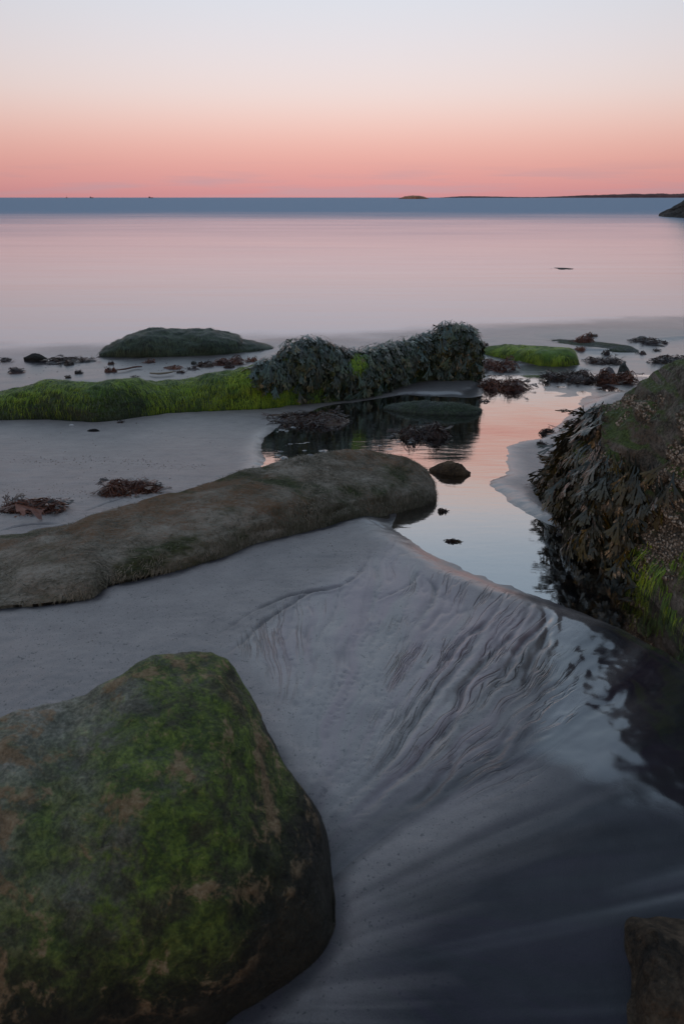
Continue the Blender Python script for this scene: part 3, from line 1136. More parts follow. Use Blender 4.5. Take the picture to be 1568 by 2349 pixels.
def kelp_zone(px, py, P, N):
    top = np.interp(px, [570, 640, 700, 800, 860, 900, 1000, 1096], [840, 815, 775, 800, 795, 785, 760, 745])
    low = np.interp(px, [575, 600, 640, 690, 740, 800, 890, 930, 990, 1040, 1096], [862, 872, 866, 868, 886, 880, 872, 836, 830, 862, 868])
    return (px > 583) & (px < 1100) & (py < low + rng.normal(0, 9, px.shape)) & ~((px > 795) & (px < 835) & (py > 822) & (py < 850)) & ~((px > 715) & (px < 745) & (py > 860))


p, n = surf(r_ridge, 3000, kelp_zone, facing=-.35, over=40)
d = downdir(n, .22, fwd=1.6)
fronds(ridge, r_ridge.base, p, n, d, .12, M_WRACK, 300, lift=(-.12, .22), layer=.055)

# ---- right boulder
M_RIGHT = mat_rock('crusted_stone', [(.20, (.016, .016, .014)), (.40, (.08, .073, .06)), (.56, (.21, .185, .155)), (.78, (.46, .41, .36))], 9, 1.0, .03, green=(.15, .21, .06), gamt=.75, gz=(.35, .75), fine=110,
                   patch=(.19, .14, .095), patch_sc=2.5, patch_rng=(.5, .62))
r_right = loft([(1318, 1240, 1226, .03, .05), (1321, 1238, 1130, .10, .2), (1326, 1238, 1060, .20, .35), (1334, 1242, 1010, .28, .42), (1376, 1252, 972, .36, .5), (1350, 1276, 938, .40, .55), (1410, 1304, 918, .43, .6), (1456, 1334, 886, .48, .65), (1516, 1392, 858, .54, .7),
                (1575, 1462, 832, .60, .75), (1680, 1560, 805, .68, .8), (1850, 1640, 785, .75, .8), (2050, 1660, 790, .75, .75), (2250, 1600, 840, .8, .6), (2360, 1540, 980, .5, .4), (2400, 1480, 1400, .1, .1)],
               nu=320, nv=150, a=.62, b=.66, noise=(.020, 2.6, .008, 13), seed=33, terr=.022)
right = build_rock('seaweed_boulder', r_right, M_RIGHT, 'tall crusted boulder at the right edge, dark seaweed hanging down its left face', 'boulder', alone=False)


def kelp_right(px, py, P, N):
    a_ = (px < np.interp(py, [900, 960, 1010, 1080, 1160, 1230, 1300, 1360], [1400, 1386, 1368, 1385, 1405, 1435, 1440, 1425]) + rng.normal(0, 14, px.shape))
    b_ = (px > 1370) & (px < 1475) & (py > 1030) & (py < 1250) & (rng.random(px.shape) < .75)
    c_ = (px > 1470) & (px < 1560) & (py > 1050) & (py < 1160) & (rng.random(px.shape) < .25)
    clear = (px > 1325) & (px < 1352) & (py > 1000) & (py < 1040)
    return (a_ | b_ | c_) & (py < 1268 + (px - 1250) * .25) & (py > 905) & ~clear


p, n = surf(r_right, 2000, kelp_right, facing=-.35, over=60)
fronds(right, r_right.base, p, n, downdir(n, .16, fwd=1.0), .105, M_WRACK2, 300, lift=(-.18, .08), layer=.022)
p, n = surf(r_right, 1700, lambda px, py, P, N: (px > 1450) & (px < 1700) & (py > 1250 + rng.normal(0, 10, px.shape)) & (py < 1425) & (fbm3(P, 9, 2, 4) > -.25), facing=-.2, over=40)
hair_part('green_algae', right, r_right.base, M_GREEN, p, n, downdir(n, .15), .05, .0013, lift=.08, droop=.2)
p, n = surf(r_right, 500, lambda px, py, P, N: (px > 1305) & (px < 1350) & (py > 995) & (py < 1045), facing=-.3, over=200)
if len(p):
    hair_part('green_algae', right, r_right.base, M_GREEN, p, n, downdir(n, .2), .035, .0013, lift=.3, droop=.4)
p, n = surf(r_right, 2500, lambda px, py, P, N: (py < 960 + rng.normal(0, 12, px.shape)) & (px > 1330), facing=-.1, over=8)
hair_part('dark_algae', right, r_right.base, M_DKGREEN, p, n, downdir(n, .4), .018, .0010, lift=.4, droop=.3, segs=2)

# barnacles on its face
M_BARN = mat_weed('barnacle', [(0, (.08, .07, .055)), (.5, (.24, .20, .16)), (1, (.60, .54, .47))], .8, .2)
p, n = surf(r_right, 5200, lambda px, py, P, N: (px > 1330) & (px < 1640) & (py > 905) & (py < 1330) & (fbm3(P, 7, 3, 44) > -.12) & (N[:, 2] < .93), facing=0, over=25)
k = len(p)
t1 = np.cross(n, np.array([.3, .2, .9]))
t1 /= np.linalg.norm(t1, axis=1, keepdims=True)
t2 = np.cross(n, t1)
sz = rng.uniform(.002, .0058, (k, 1))
rows = []
for j in range(6):
    a_ = j * math.pi / 3
    e_ = t1 * math.cos(a_) + t2 * math.sin(a_)
    rows += [p + e_ * sz - n * .001, p + e_ * sz * .45 + n * sz * .9]
rows.append(p + n * sz * .45)
V = np.stack(rows, 1)
b = (np.arange(k) * 13)
Fq = np.concatenate([np.stack([b + 2 * j, b + (2 * j + 2) % 12, b + (2 * j + 3) % 12, b + 2 * j + 1], -1) for j in range(6)] + [np.stack([b + 2 * j + 1, b + (2 * j + 3) % 12, b + (2 * j + 3) % 12, b + 12], -1)[:0] for j in range(1)])
o = link('barnacle_crust', mesh_data('barnacle_crust', V.reshape(-1, 3), Fq, M_BARN, smooth=False, attrs={'rnd': np.repeat(rng.random(k), 13), 'tip': np.zeros(k * 13)}, origin=r_right.base), right)
o['kind'] = 'stuff'

# ---- rock at the sea's edge, left
M_SEAROCK = mat_rock('wet_stone', [(.3, (.010, .016, .014)), (.55, (.03, .04, .034)), (.8, (.08, .09, .08))], 5, .6, .04, rough=.4, spec=.5)
r_sea = loft([(228, 812, 809, .05, .1), (245, 813, 792, .25, .3), (275, 814, 775, .35, .4), (305, 815, 765, .4, .4), (335, 815, 759, .42, .45), (400, 814, 756, .45, .45), (460, 812, 756, .45, .45), (510, 810, 759, .45, .45), (545, 807, 765, .42, .4), (556, 806, 774, .38, .35),
              (585, 803, 782, .3, .3), (610, 800, 789, .2, .2), (626, 798, 795, .05, .08)], nu=200, nv=70, a=.8, b=.75, noise=(.03, 2.5, .008, 12), seed=41, sink=.2, terr=.02)
searock = build_rock('shore_rock', r_sea, M_SEAROCK, 'dark weed-draped rock at the edge of the sea, left', 'rock', alone=False)
p, n = surf(r_sea, 9000, None, facing=-.2, over=5)
hair_part('dark_algae', searock, r_sea.base, M_DKGREEN, p, n, downdir(n, .2), .06, .0018, lift=.2, droop=.4)

# ---- green slab right of the ridge
r_slab = loft([(1096, 812, 808, .05, .1), (1105, 813, 796, .15, .2), (1130, 820, 791, .25, .3), (1170, 828, 789, .32, .3), (1210, 836, 791, .34, .3), (1250, 840, 793, .34, .3), (1290, 841, 795, .32, .3), (1312, 840, 799, .28, .25), (1322, 838, 808, .2, .2), (1327, 836, 828, .04, .06)],
              nu=150, nv=60, a=.6, b=.6, noise=(.016, 4, .004, 18), seed=51)
slab = build_rock('slab_rock', r_slab, M_RIDGE, 'flat-topped rock covered in bright green algae, right of the seaweed ridge', 'rock', alone=False)
p, n = surf(r_slab, 13000, lambda px, py, P, N: rng.random(px.shape) < np.clip(.75 + fbm3(P, 4, 2, 5), .1, 1), facing=-.2, over=5)
hair_part('green_algae', slab, r_slab.base, M_GREEN, p, n, downdir(n, .18), .05, .0013, lift=.08, droop=.25)

# ---- low slabs and small rocks
M_GREY = mat_rock('grey_stone', [(.3, (.03, .034, .032)), (.55, (.08, .085, .08)), (.8, (.16, .16, .15))], 6, .6, .02, green=(.05, .065, .03), gamt=.5, gz=(.2, .8))
M_BRN = mat_rock('brown_stone', [(.3, (.03, .02, .014)), (.52, (.10, .06, .032)), (.75, (.20, .13, .075))], 12, .7, .015, fine=120)
M_PALE = mat_rock('pale_stone', [(.3, (.10, .085, .09)), (.7, (.24, .21, .22))], 12, .5, .01)
M_FARROCK = mat_rock('far_stone', [(.3, (.012, .012, .012)), (.7, (.05, .042, .036))], 1.2, .7, .2, fine=8)

r = loft([(1200, 792, 790, .05, .1), (1240, 794, 784, .3, .4), (1300, 797, 780, .4, .5), (1360, 803, 784, .4, .5), (1410, 808, 787, .35, .4), (1445, 809, 793, .25, .3), (1464, 808, 803, .06, .1)], nu=110, nv=40, noise=(.016, 3, .005, 15), seed=61)
lowslab = build_rock('low_rock', r, M_GREY, 'low grey-green rock slab with brown weed on top, behind the bright green slab', 'rock', alone=False)
p, n = surf(r, 2500, None, facing=-.2, over=5)
hair_part('dark_algae', lowslab, r.base, M_DKGREEN, p, n, downdir(n, .4), .03, .0016, lift=.3, droop=.3, segs=2)
r = loft([(880, 936, 934, .02, .05), (905, 941, 925, .10, .1), (960, 946, 921, .13, .12), (1020, 949, 922, .13, .12), (1070, 949, 927, .1, .1), (1095, 946, 934, .06, .07), (1106, 942, 939, .02, .03)], nu=110, nv=40, noise=(.008, 6, .005, 26), seed=62)
flat = build_rock('flat_rock', r, M_GREY, 'flat algae-covered rock lying in the pool in front of the seaweed ridge', 'rock', alone=False)
p, n = surf(r, 2500, None, facing=-.3, over=5)
hair_part('dark_algae', flat, r.base, M_DKGREEN, p, n, downdir(n, .7), .016, .0014, lift=.8, droop=.1, segs=2)
r = loft([(984, 1078, 1076, .01, .02), (995, 1081, 1069, .03, .05), (1015, 1086, 1060, .05, .07), (1035, 1088, 1057, .06, .07), (1055, 1089, 1064, .05, .06), (1070, 1088, 1077, .03, .04), (1079, 1086, 1084, .01, .02)], nu=70, nv=40, a=.95, b=1.1, noise=(.008, 12, .003, 36), seed=63, terr=.006)
build_rock('rock', r, M_BRN, 'small peaked brown rock in the stream beside the tip of the long rock', 'rock')
r = loft([(54, 821, 820, .03, .05), (64, 822, 815, .08, .1), (78, 823, 808, .1, .1), (90, 823, 810, .1, .1), (104, 822, 819, .04, .05)], nu=50, nv=30, a=1, b=1.1, noise=(.015, 7, .006, 26), seed=64)
build_rock('rock', r, M_FARROCK, 'small dark humped rock at the waterline near the left edge', 'rock')
r = loft([(1442, 786, 785, .04, .08), (1455, 787, 777, .12, .15), (1470, 787, 770, .14, .2), (1490, 787, 775, .14, .2), (1515, 786, 781, .1, .15), (1530, 785, 784, .03, .05)], nu=60, nv=30, a=.95, b=1, noise=(.015, 6, .006, 22), seed=65)
build_rock('rock', r, M_GREY, 'small grey wedge-shaped rock at the waterline, far right', 'rock')
r = loft([(1384, 858, 856, .01, .02), (1388, 859, 846, .04, .05), (1396, 860, 839, .05, .05), (1405, 860, 845, .04, .05), (1411, 859, 857, .01, .02)], nu=40, nv=26, noise=(.008, 14, .003, 40), seed=66)
build_rock('stone', r, M_PALE, 'pale rounded stone among the brown weed left of the right boulder', 'stone')
r = loft([(1416, 858, 857, .01, .02), (1421, 859, 842, .04, .05), (1429, 860, 831, .05, .05), (1438, 860, 838, .05, .05), (1446, 859, 856, .01, .02)], nu=40, nv=26, noise=(.010, 14, .003, 40), seed=67)
build_rock('stone', r, M_GREY, 'upright grey stone in the weed heap by the right boulder', 'stone')
r = loft([(200, 989, 988, .005, .01), (208, 990, 984, .02, .03), (220, 990, 983, .02, .03), (228, 989, 987, .005, .01)], nu=30, nv=20, noise=(.002, 20, .001, 60), seed=68)
build_rock('stone', r, M_FARROCK, 'flat dark stone on the sand below the green algae ridge', 'stone')
r = loft([(438, 832, 831, .01, .02), (442, 832, 827, .03, .03), (447, 832, 828, .03, .03), (450, 831, 830, .01, .02)], nu=26, nv=18, noise=(.003, 20, .001, 60), seed=69)
build_rock('stone', r, M_GREY, 'tiny grey stone on the back sand above the green ridge', 'stone')

# rocks standing in the sea
r = loft([(1546, 499, 497, 1, 2), (1554, 499, 487, 2, 4), (1563, 499, 477, 3, 5), (1574, 500, 467, 4, 6), (1600, 501, 445, 5, 7), (1660, 502, 415, 6, 8), (1740, 502, 410, 6, 8), (1820, 500, 460, 4, 6), (1850, 499, 496, 1, 2)], nu=90, nv=50, a=1, b=1, noise=(.25, .5, .08, 2), seed=71, sink=1.0, on_sea=True)
build_rock('sea_rock', r, M_FARROCK, 'dark sloping rock standing in the sea at the right edge', 'rock')
r = loft([(1262, 617, 616.8, .2, .3), (1275, 617.6, 614.9, .4, .5), (1287, 617.8, 614.2, .45, .5), (1300, 617.6, 615.2, .4, .5), (1314, 617, 616.7, .2, .3)], nu=50, nv=26, noise=(.03, 3, .012, 9), seed=72, sink=.4, on_sea=True)
build_rock('awash_rock', r, M_FARROCK, 'dark rock just awash in the calm sea, right of centre', 'rock')
M_ISLE = mat_rock('islet_sunlit_stone', [(.3, (.20, .09, .05)), (.7, (.62, .30, .16))], .12, .7, .6, fine=.8)  # orange sunlight is painted into the islet's base colour
r = loft([(912, 455.3, 455.0, 4, 5), (922, 455.3, 451.2, 8, 10), (935, 455.4, 448.6, 10, 12), (948, 455.4, 447.6, 10, 12), (962, 455.4, 448.6, 10, 12), (975, 455.3, 451.2, 8, 10), (987, 455.3, 454.8, 4, 5)], nu=90, nv=40, a=1, b=.9, noise=(.5, .09, .2, .4), seed=73, sink=3, on_sea=True)
build_rock('islet', r, M_ISLE, 'small orange-lit rocky islet on the horizon', 'islet')

# distant coast
M_COAST = mat_rock('coast', [(.3, (.10, .045, .05)), (.7, (.20, .10, .095))], .004, .4, 10, fine=.02, rough=.95)  # reddish base colour has the orange dusk light painted in
cs = [(1015, 452.05), (1035, 450.2), (1060, 449.0), (1110, 449.2), (1160, 450.3), (1200, 451.0), (1245, 450.6), (1290, 449.0), (1330, 447.2), (1380, 445.6), (1430, 444.2), (1460, 443.3), (1480, 444.0), (1510, 443.0), (1540, 443.4), (1568, 442.8), (1700, 441.5), (1900, 441), (2200, 443), (2400, 451)]
Yc = 6000.0
cx_ = np.linspace(1015, 2400, 420)
ch = np.interp(cx_, [c[0] for c in cs], [c[1] for c in cs])
V = []
for i, (px, py) in enumerate(zip(cx_, ch)):
    top = at_depth(px, py, Yc)
    hz = max(top[2], 1.0) * (1 + .10 * float(noise2(px * .11, 1.5, 5)) + .06 * float(noise2(px * .4, 1.5, 6)))
    for dy, fz in ((-120, -.15), (-100, .35), (-40, .8), (0, 1.0), (150, .7), (400, -.2)):
        V.append((top[0], Yc + dy, hz * fz if fz > 0 else -4))
nn_ = len(cx_)
ii = np.arange(nn_ * 6).reshape(nn_, 6)
q = np.stack([ii[:-1, :-1], ii[1:, :-1], ii[1:, 1:], ii[:-1, 1:]], -1).reshape(-1, 4)
coast = link('coast_hills', mesh_data('coast_hills', np.array(V), q, M_COAST))
coast['kind'] = 'structure'

# ships on the horizon
M_SHIP = NT('ship_paint')
M_SHIP = M_SHIP.done(M_SHIP.pbr((.10, .08, .09), .6))


def boxes(bs):
    V, Fc = [], []
    for (x0, x1, y0, y1, z0, z1, tx) in bs:
        b = len(V)
        V += [(x0 + tx, y0, z0), (x1 - tx, y0, z0), (x1 - tx, y1, z0), (x0 + tx, y1, z0), (x0, y0, z1), (x1, y0, z1), (x1, y1, z1), (x0, y1, z1)]
        Fc += [tuple(b + k for k in f) for f in ((0, 3, 2, 1), (4, 5, 6, 7), (0, 1, 5, 4), (1, 2, 6, 5), (2, 3, 7, 6), (3, 0, 4, 7))]
    return V, Fc


for px, ln, lab in ((210, 12, 'tiny low ship on the horizon, the middle of three at the left'), (153, 4, 'tiny sailing boat on the horizon, leftmost of three'), (346, 16, 'tiny long ship on the horizon, the rightmost of three')):
    c = at_depth(px, 452.5, 2500.0)
    t = thing('ship', (c[0], 2500, SEA_Z), lab, 'ship', 'ships on the horizon')
    hV, hF = boxes([(-ln / 2, ln / 2, -2, 2, -.6, 2.2, ln * .1)])
    link('hull', mesh_data('hull', hV, hF, M_SHIP, smooth=False), t)
    hV, hF = boxes([(-ln * .4, -ln * .15, -1.5, 1.5, 2.2, 4.6, 0)]) if ln > 5 else boxes([(-.2, .2, -.2, .2, 2.2, 9, .05)])
    link('deckhouse' if ln > 5 else 'mast', mesh_data('top', hV, hF, M_SHIP, smooth=False), t)

# ================================================================== loose seaweed on the beach
def clump(bbox, mat, label, kind='tangle', parts=True, n=None, name='seaweed_clump', flat=False, cat='seaweed', group='washed-up seaweed'):
    x0, y0, x1, y1 = bbox
    c = ground((x0 + x1) / 2, y1 - (y1 - y0) * .28)
    dist = math.hypot(c[1], CAM_Z - c[2])
    k = dist / F
    rx = (x1 - x0) / 2 * k
    dep = math.atan2(CAM_Z - c[2], c[1])
    tall = (y1 - y0) * k
    ry = min(rx * .8, tall * .5 / math.sin(dep) * .9) if not flat else min(rx, tall * .5 / math.sin(dep))
    h = max(.008, (tall - ry * math.sin(dep)) / math.cos(dep) * (.85 if not flat else .3))
    h = min(h, rx * .9)
    gz0 = ground_z(c[0], c[1])
    if gz0 < G(c[1]) - .006:
        gz0 = float(G(c[1])) - .012
    org = np.array([c[0], c[1], gz0])
    sd_ = int(abs(x0 * 13 + y0 * 7)) % 9999
    rd = np.random.default_rng(sd_)
    area = (x1 - x0) * (y1 - y0)
    n = n or int(np.clip(area * .11, 26, 620))
    # lobes make the heap uneven
    lob = [(rd.uniform(-.65, .65), rd.uniform(-.4, .4), rd.uniform(.35, .7), rd.uniform(.5, 1)) for _ in range(5)]

    def hf(u, v):
        z = np.zeros_like(u)
        for lu, lv, ls, lh in lob:
            z = np.maximum(z, lh * np.exp(-(((u - lu) / ls) ** 2 + ((v - lv) / (ls * 1.1)) ** 2) * 1.6))
        return z * np.clip(1.25 - (u * u + v * v), 0, 1) ** .5
    V, Fq, AR, AT = [], [], [], []
    off = 0
    # matted core
    m = 26
    uu, vv = np.meshgrid(np.linspace(-1, 1, m), np.linspace(-1, 1, m))
    zz = hf(uu, vv) * h * .78 + h * .12 * fbm2(uu * 6, vv * 6, 3, sd_)
    edge = 1 - sstep(.55, 1.0, np.hypot(uu, vv) + .35 * fbm2(uu * 2.2, vv * 2.2, 3, sd_ + 3))
    zz = zz * edge - .014 * (1 - edge) - .004
    W = np.stack([uu * rx, vv * ry, zz], -1).reshape(-1, 3)
    ii = np.arange(m * m).reshape(m, m)
    V.append(W)
    Fq.append(np.stack([ii[:-1, :-1], ii[:-1, 1:], ii[1:, 1:], ii[1:, :-1]], -1).reshape(-1, 4))
    AR.append(np.clip(.22 + .25 * rd.random(m * m), 0, 1))
    AT.append(np.zeros(m * m))
    off += m * m
    seg = 6
    sl_ = np.clip(max(rx, .05) * .55, .035, .12)
    for s in range(n):
        a_ = rd.uniform(0, 2 * math.pi)
        r_ = math.sqrt(rd.random()) * .86
        u, v = r_ * math.cos(a_), r_ * math.sin(a_)
        x, y = u * rx, v * ry
        th = rd.uniform(0, 2 * math.pi)
        L = sl_ * rd.uniform(.5, 1.4)
        w0 = rd.uniform(.0012, .0030) * (dist / 3.0) ** .6 * (1.6 if kind == 'frond' else 1)
        hb = rd.uniform(.35, 1.08)
        curl = rd.normal(0, .55)
        pts = []
        pop = rd.random() < .16
        for i in range(seg + 1):
            uq, vq = x / rx, y / max(ry, 1e-4)
            zq = float(hf(np.array(uq), np.array(vq))) * h * hb + .004 + rd.uniform(-.1, .1) * h * .5
            if pop:
                zq += h * .35 * math.sin(i / seg * math.pi)
            pts.append((x, y, zq))
            x += math.cos(th) * L / seg
            y += math.sin(th) * L / seg * .8
            th += curl + rd.normal(0, .35)
            if (x / rx) ** 2 + (y / ry) ** 2 > 1.05:
                th = math.atan2(-y, -x) + rd.normal(0, .5)
        pts = np.array(pts)
        tg = np.gradient(pts, axis=0)
        sd2 = np.cross(tg, rd.normal(0, 1, 3) + np.array([0, 0, 1.0]))
        sd2 /= np.linalg.norm(sd2, axis=1, keepdims=True) + 1e-9
        ww = w0 * (1 - .6 * np.linspace(0, 1, seg + 1))[:, None]
        W = np.stack([pts - sd2 * ww, pts + sd2 * ww], 1).reshape(-1, 3)
        b = off + 2 * np.arange(seg)
        V.append(W)
        Fq.append(np.stack([b, b + 1, b + 3, b + 2], -1))
        AR.append(np.full(len(W), rd.random()))
        AT.append(np.repeat(np.linspace(0, 1, seg + 1), 2))
        off += len(W)
    V = np.concatenate(V)
    Fq = np.concatenate(Fq)
    at = {'rnd': np.concatenate(AR), 'tip': np.concatenate(AT)}
    if not parts:
        o = link(name, mesh_data(name, V, Fq, mat, attrs=at))
        o.location = tuple(float(q) for q in org)
        return tag(o, label, cat, group)
    t = thing(name, org, label, cat, group)
    o = link('tangle', mesh_data('tangle', V, Fq, mat, attrs=at), t)
    nfr = int(np.clip((x1 - x0) / 6, 6, 26))
    for i in range(nfr):
        a_ = rd.uniform(0, 2 * math.pi)
        r_ = rd.uniform(.25, .95)
        u, v = r_ * math.cos(a_), r_ * math.sin(a_)
        z = float(hf(np.array(u), np.array(v))) * h + .003
        s = np.clip(rx * rd.uniform(.35, .6), .03, .12)
        th = a_ + rd.normal(0, .7)
        dd = np.array([math.cos(th), math.sin(th), rd.uniform(-.35, .25)])
        dd /= np.linalg.norm(dd)
        nz = np.array([rd.normal(0, .35), rd.normal(0, .35), 1.0])
        nz -= dd * (nz @ dd)
        nz /= np.linalg.norm(nz)
        Mx = frame(dd, nz, rd.uniform(-.1, .35))
        f_ = link('frond', frond_mesh(int(rd.integers(len(FRONDS))), M_DARK if rd.random() < .75 else mat), t)
        f_.matrix_basis = Matrix([[*(Mx[q] * s), float((u * rx, v * ry, z)[q])] for q in range(3)] + [[0, 0, 0, 1]])
    return t


CL = [  # bbox in photo coordinates, material, label, parts
    ((226, 1088, 372, 1140), M_BROWN, 'reddish-brown seaweed heap on the sand behind the long rock', True),
    ((-12, 1132, 150, 1178), M_BROWN, 'brown seaweed heap at the left edge with a pale kelp blade in front', True),
    ((606, 928, 800, 978), M_DARK, 'long dark seaweed heap on the sand in front of the seaweed ridge', True),
    ((646, 962, 692, 980), M_DARK, 'small dark weed tuft just below the long dark heap', False),
    ((900, 958, 1032, 1014), M_DARK, 'dark red seaweed heap lying in the middle of the pool', True),
    ((1098, 858, 1216, 897), M_BROWN, 'brown weed heap at the stream edge right of the seaweed ridge', True),
    ((1095, 822, 1192, 852), M_BROWN, 'brown weed drift against the front of the green slab', True),
    ((1240, 838, 1372, 882), M_DARK, 'dark brown weed heap in the water in front of the green slab', True),
    ((1362, 845, 1460, 884), M_BROWN, 'brown weed heap around two stones beside the right boulder', True),
    ((1335, 812, 1430, 834), M_DARK, 'dark weed lying in the water right of the green slab', True),
    ((1378, 800, 1404, 816), M_DARK, 'dark weed tuft in shallow water beyond the green slab', False),
    ((1440, 777, 1512, 793), M_DARK, 'dark weed strip at the waterline in front of the grey wedge rock', True),
    ((1505, 779, 1532, 791), M_DARK, 'short dark weed patch right of the grey wedge rock', False),
    ((1494, 797, 1516, 806), M_DARK, 'tiny dark weed tuft in the pink shallows, far right', False),
    ((1455, 803, 1482, 814), M_DARK, 'small dark weed tuft right of the low grey slab', False),
    ((1492, 812, 1580, 836), M_DARK, 'dark weed drift at the right edge above the right boulder', True),
    ((1308, 770, 1362, 796), M_BROWN, 'brown weed hump on top of the low grey slab', False),
    ((1342, 768, 1372, 780), M_DARK, 'spiky dark weed tuft behind the brown hump on the low slab', False),
    ((1312, 796, 1346, 808), M_BROWN, 'brown weed tuft at the front of the low grey slab', False),
    ((1096, 782, 1120, 800), M_DARK, 'dark weed tuft at the left end of the green slab', False),
    ((1016, 1229, 1062, 1243), M_DARK, 'small dark weed scrap in the near pool', False),
    ((1004, 1154, 1028, 1176), M_DARK, 'tiny twig of weed in the stream by the tip of the long rock', False),
    ((1236, 968, 1272, 1002), M_DARK, 'purple-brown weed scrap against the left side of the right boulder', False),
    ((1230, 1008, 1258, 1022), M_DARK, 'small weed scrap on the sand bar beside the right boulder', False),
    ((1095, 910, 1125, 922), M_DARK, 'small weed scrap in the stream right of the flat pool rock', False),
    ((-6, 815, 30, 823), M_DARK, 'dark weed patch at the waterline on the left edge', False),
    ((95, 813, 218, 826), M_DARK, 'long thin dark weed strip at the waterline beside the humped rock', True),
    ((147, 824, 168, 833), M_DARK, 'tiny dark weed bit just below the long weed strip', False),
    ((20, 838, 54, 848), M_DARK, 'small dark weed bit on the back sand near the left edge', False),
    ((170, 843, 190, 855), M_DARK, 'small pointed weed bit on the back sand, above the green ridge', False),
    ((238, 837, 270, 854), M_BROWN, 'spiky brown weed tuft with a stalk trailing to its right', False),
    ((246, 823, 262, 835), M_DARK, 'tiny upright weed sprig on the back sand', False),
    ((326, 819, 357, 832), M_BROWN, 'compact red-brown weed lump on the back sand left of centre', False),
    ((297, 857, 322, 863), M_DARK, 'thin dark weed scrap close to the crest of the green ridge', False),
    ((148, 857, 164, 863), M_DARK, 'tiny weed scrap close behind the green ridge, left', False),
    ((376, 832, 422, 844), M_BROWN, 'low brown weed mound on the back sand below the shore rock', False),
    ((424, 837, 463, 846), M_DARK, 'flat olive weed scrap right of the low brown mound', False),
    ((401, 845, 427, 853), M_DARK, 'branched dark weed scrap on the back sand above the green ridge', False),
    ((446, 824, 492, 840), M_DARK, 'dark glossy weed lump left of the large brown drift', False),
    ((486, 813, 566, 836), M_BROWN, 'large red-brown weed drift behind the green ridge', True),
    ((512, 826, 540, 845), M_DARK, 'upright dark weed tuft in front of the large brown drift', False),
    ((562, 814, 592, 829), M_BROWN, 'brown weed mound against the left end of the hanging seaweed', False),
    ((266, 963, 288, 971), M_DARK, 'small dark weed bit at the foot of the green ridge', False),
]
for bb, mt, lab, prt in CL:
    clump(bb, mt, lab, parts=prt, flat=(bb[3] - bb[1]) / (bb[2] - bb[0]) < .2)

# stalks lying on the back sand
def stalk(pts, rad, mat, label):
    P = np.array([ground(*q) for q in pts])
    P[:, 2] += rad * .9
    P = crom(P, 24)
    org = P[len(P) // 2] - np.array([0, 0, rad])
    tg = np.gradient(P, axis=0)
    sd_ = np.cross(tg, [0, 0, 1.0])
    sd_ /= np.linalg.norm(sd_, axis=1, keepdims=True)
    upv = np.cross(sd_, tg)
    upv /= np.linalg.norm(upv, axis=1, keepdims=True)
    k = 7
    rr_ = rad * (.55 + .45 * np.sin(np.linspace(.25, 2.9, 24)))[:, None]
    V = np.stack([P + (sd_ * math.cos(t) + upv * math.sin(t)) * rr_ for t in np.arange(k) * 2 * math.pi / k], 1)
    ii = np.arange(24 * k).reshape(24, k)
    q = np.stack([ii[:-1], ii[1:], np.roll(ii, -1, 1)[1:], np.roll(ii, -1, 1)[:-1]], -1).reshape(-1, 4)
    Fc = q.tolist() + [ii[0, ::-1].tolist(), ii[-1].tolist()]
    o = link('kelp_stalk', mesh_data('kelp_stalk', V.reshape(-1, 3), Fc, mat, attrs={'rnd': np.full(24 * k, .8), 'tip': np.zeros(24 * k)}, origin=org))
    o.location = tuple(float(v) for v in org)
    tag(o, label, 'seaweed')


stalk([(268, 850), (290, 847), (308, 843), (326, 842)], .010, M_BROWN, 'straight brown kelp stalk trailing right from the spiky weed tuft')
stalk([(344, 857), (362, 858.5), (380, 857), (398, 854)], .011, M_FUZZ, 'thin olive kelp stalk lying just above the green ridge')

# pale torn kelp blade leaning on the left heap
M_BLADE = NT('kelp_blade')
bn = M_BLADE.noise(M_BLADE.pos(), 40, 4)
M_BLADE = M_BLADE.done(M_BLADE.pbr(M_BLADE.ramp(bn, [(.3, (.20, .11, .095)), (.7, (.33, .21, .19))]), .5, .4, M_BLADE.bump(bn, .3, .006)))
ol = [(135, 300), (180, 308), (230, 320), (290, 335), (330, 350), (370, 356), (405, 350), (380, 368), (372, 400), (380, 445), (352, 443), (330, 420), (310, 395), (285, 368), (255, 357), (236, 362), (238, 395), (222, 414), (205, 412), (196, 390), (180, 372), (162, 372), (150, 378), (140, 345)]
bp = ground(66, 1188)
pts = []
for (u, v) in ol:
    px, py = u * .2559, 1077.7 + v * .2559
    q = at_depth(px, py, bp[1] + .028 * (1188 - py) / 38)
    pts.append(q)
pts = np.array(pts)
nrm_ = np.array([0, -.85, .5])
nrm_ /= np.linalg.norm(nrm_)
bow = .012 * np.sin((pts[:, 0] - pts[:, 0].min()) / np.ptp(pts[:, 0]) * math.pi)[:, None]
fr_ = pts + nrm_ * bow
bk_ = fr_ - nrm_ * .004
k = len(pts)
Fc = [list(range(k))[::-1], [k + i for i in range(k)]] + [[i, (i + 1) % k, k + (i + 1) % k, k + i] for i in range(k)]
org = bp
o = link('torn_kelp', mesh_data('kelp_blade', np.concatenate([fr_, bk_]), Fc, M_BLADE, smooth=False, origin=org))
o.location = tuple(float(v) for v in org)
tag(o, 'pale pinkish torn kelp blade leaning on the weed heap at the left edge', 'kelp')

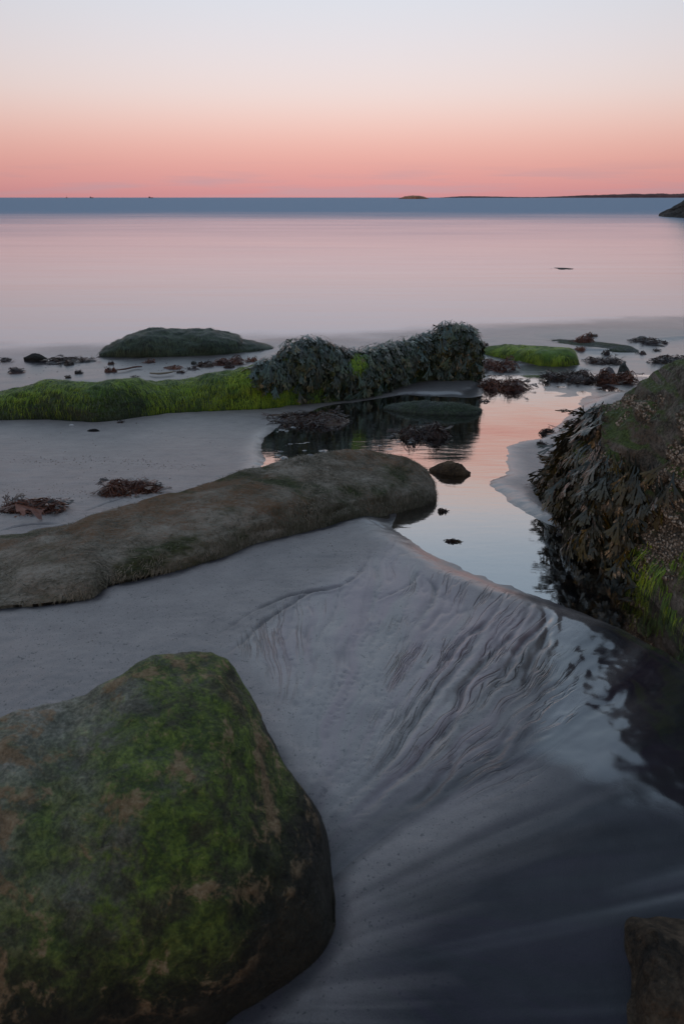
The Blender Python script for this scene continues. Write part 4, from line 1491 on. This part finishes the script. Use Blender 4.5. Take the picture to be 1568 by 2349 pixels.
# weed crumbs left along the wash lines
cp = []
for (qa, qb, nq, jit) in (((0, 1052), (470, 1062), 260, 5), ((0, 1118), (210, 1126), 110, 7), ((40, 1000), (600, 1005), 60, 16), ((0, 1455), (520, 1440), 120, 45), ((120, 1080), (420, 1090), 60, 14), ((700, 1230), (860, 1330), 40, 22), ((0, 835), (560, 838), 130, 9)):
    t = rng.random(nq)
    for u in t:
        cp.append(ground(qa[0] + (qb[0] - qa[0]) * u, qa[1] + (qb[1] - qa[1]) * u + 4 * math.sin(u * 9) + rng.normal(0, jit)))
cp = np.array(cp)
cz, _, _ = ground_fields(cp[:, 0].copy(), cp[:, 1].copy())
k = len(cp)
th = rng.uniform(0, math.pi, k)
ln = rng.uniform(.0012, .0045, k) * (cp[:, 1] / 2.6)
wd = ln * rng.uniform(.25, .7, k)
d1 = np.stack([np.cos(th), np.sin(th), 0 * th], 1) * ln[:, None]
d2 = np.stack([-np.sin(th), np.cos(th), 0 * th], 1) * wd[:, None]
c0 = np.stack([cp[:, 0], cp[:, 1], cz], 1)
V = np.stack([c0 + d1, c0 + d2, c0 - d1, c0 - d2, c0 + np.array([0, 0, 1.0]) * wd[:, None] * .9], 1)
b = np.arange(k) * 5
Fq = np.concatenate([np.stack([b + i, b + (i + 1) % 4, b + 4], -1) for i in range(4)])
o = link('weed_crumbs', mesh_data('weed_crumbs', V.reshape(-1, 3), Fq, M_DARK, smooth=False, attrs={'rnd': np.repeat(rng.random(k) * .5, 5), 'tip': np.zeros(k * 5)}))
o['kind'] = 'stuff'
o['label'] = 'dark weed crumbs scattered along the wash lines on the sand'
o['category'] = 'seaweed'

# shell fragment
M_SHELL = NT('shell')
M_SHELL = M_SHELL.done(M_SHELL.pbr((.62, .62, .62), .4))
c = ground(164, 975)
a_ = np.linspace(0, math.pi * 2, 20, endpoint=False)
V = [(0, 0, .010)] + [(.018 * math.cos(t) * .6, .009 * math.sin(t) * .6, .0085) for t in a_] + [(.020 * math.cos(t) * (1 + .06 * math.cos(6 * t)), .010 * math.sin(t), .0005) for t in a_] + [(.019 * math.cos(t), .0095 * math.sin(t), -.003) for t in a_]
Fc = [(0, 1 + i, 1 + (i + 1) % 20) for i in range(20)] + [(1 + i, 21 + i, 21 + (i + 1) % 20, 1 + (i + 1) % 20) for i in range(20)] + [(21 + i, 41 + i, 41 + (i + 1) % 20, 21 + (i + 1) % 20) for i in range(20)]
o = link('shell', mesh_data('shell', V, Fc, M_SHELL))
o.location = (float(c[0]), float(c[1]), ground_z(c[0], c[1]))
tag(o, 'small white shell on the sand in front of the green ridge', 'shell')
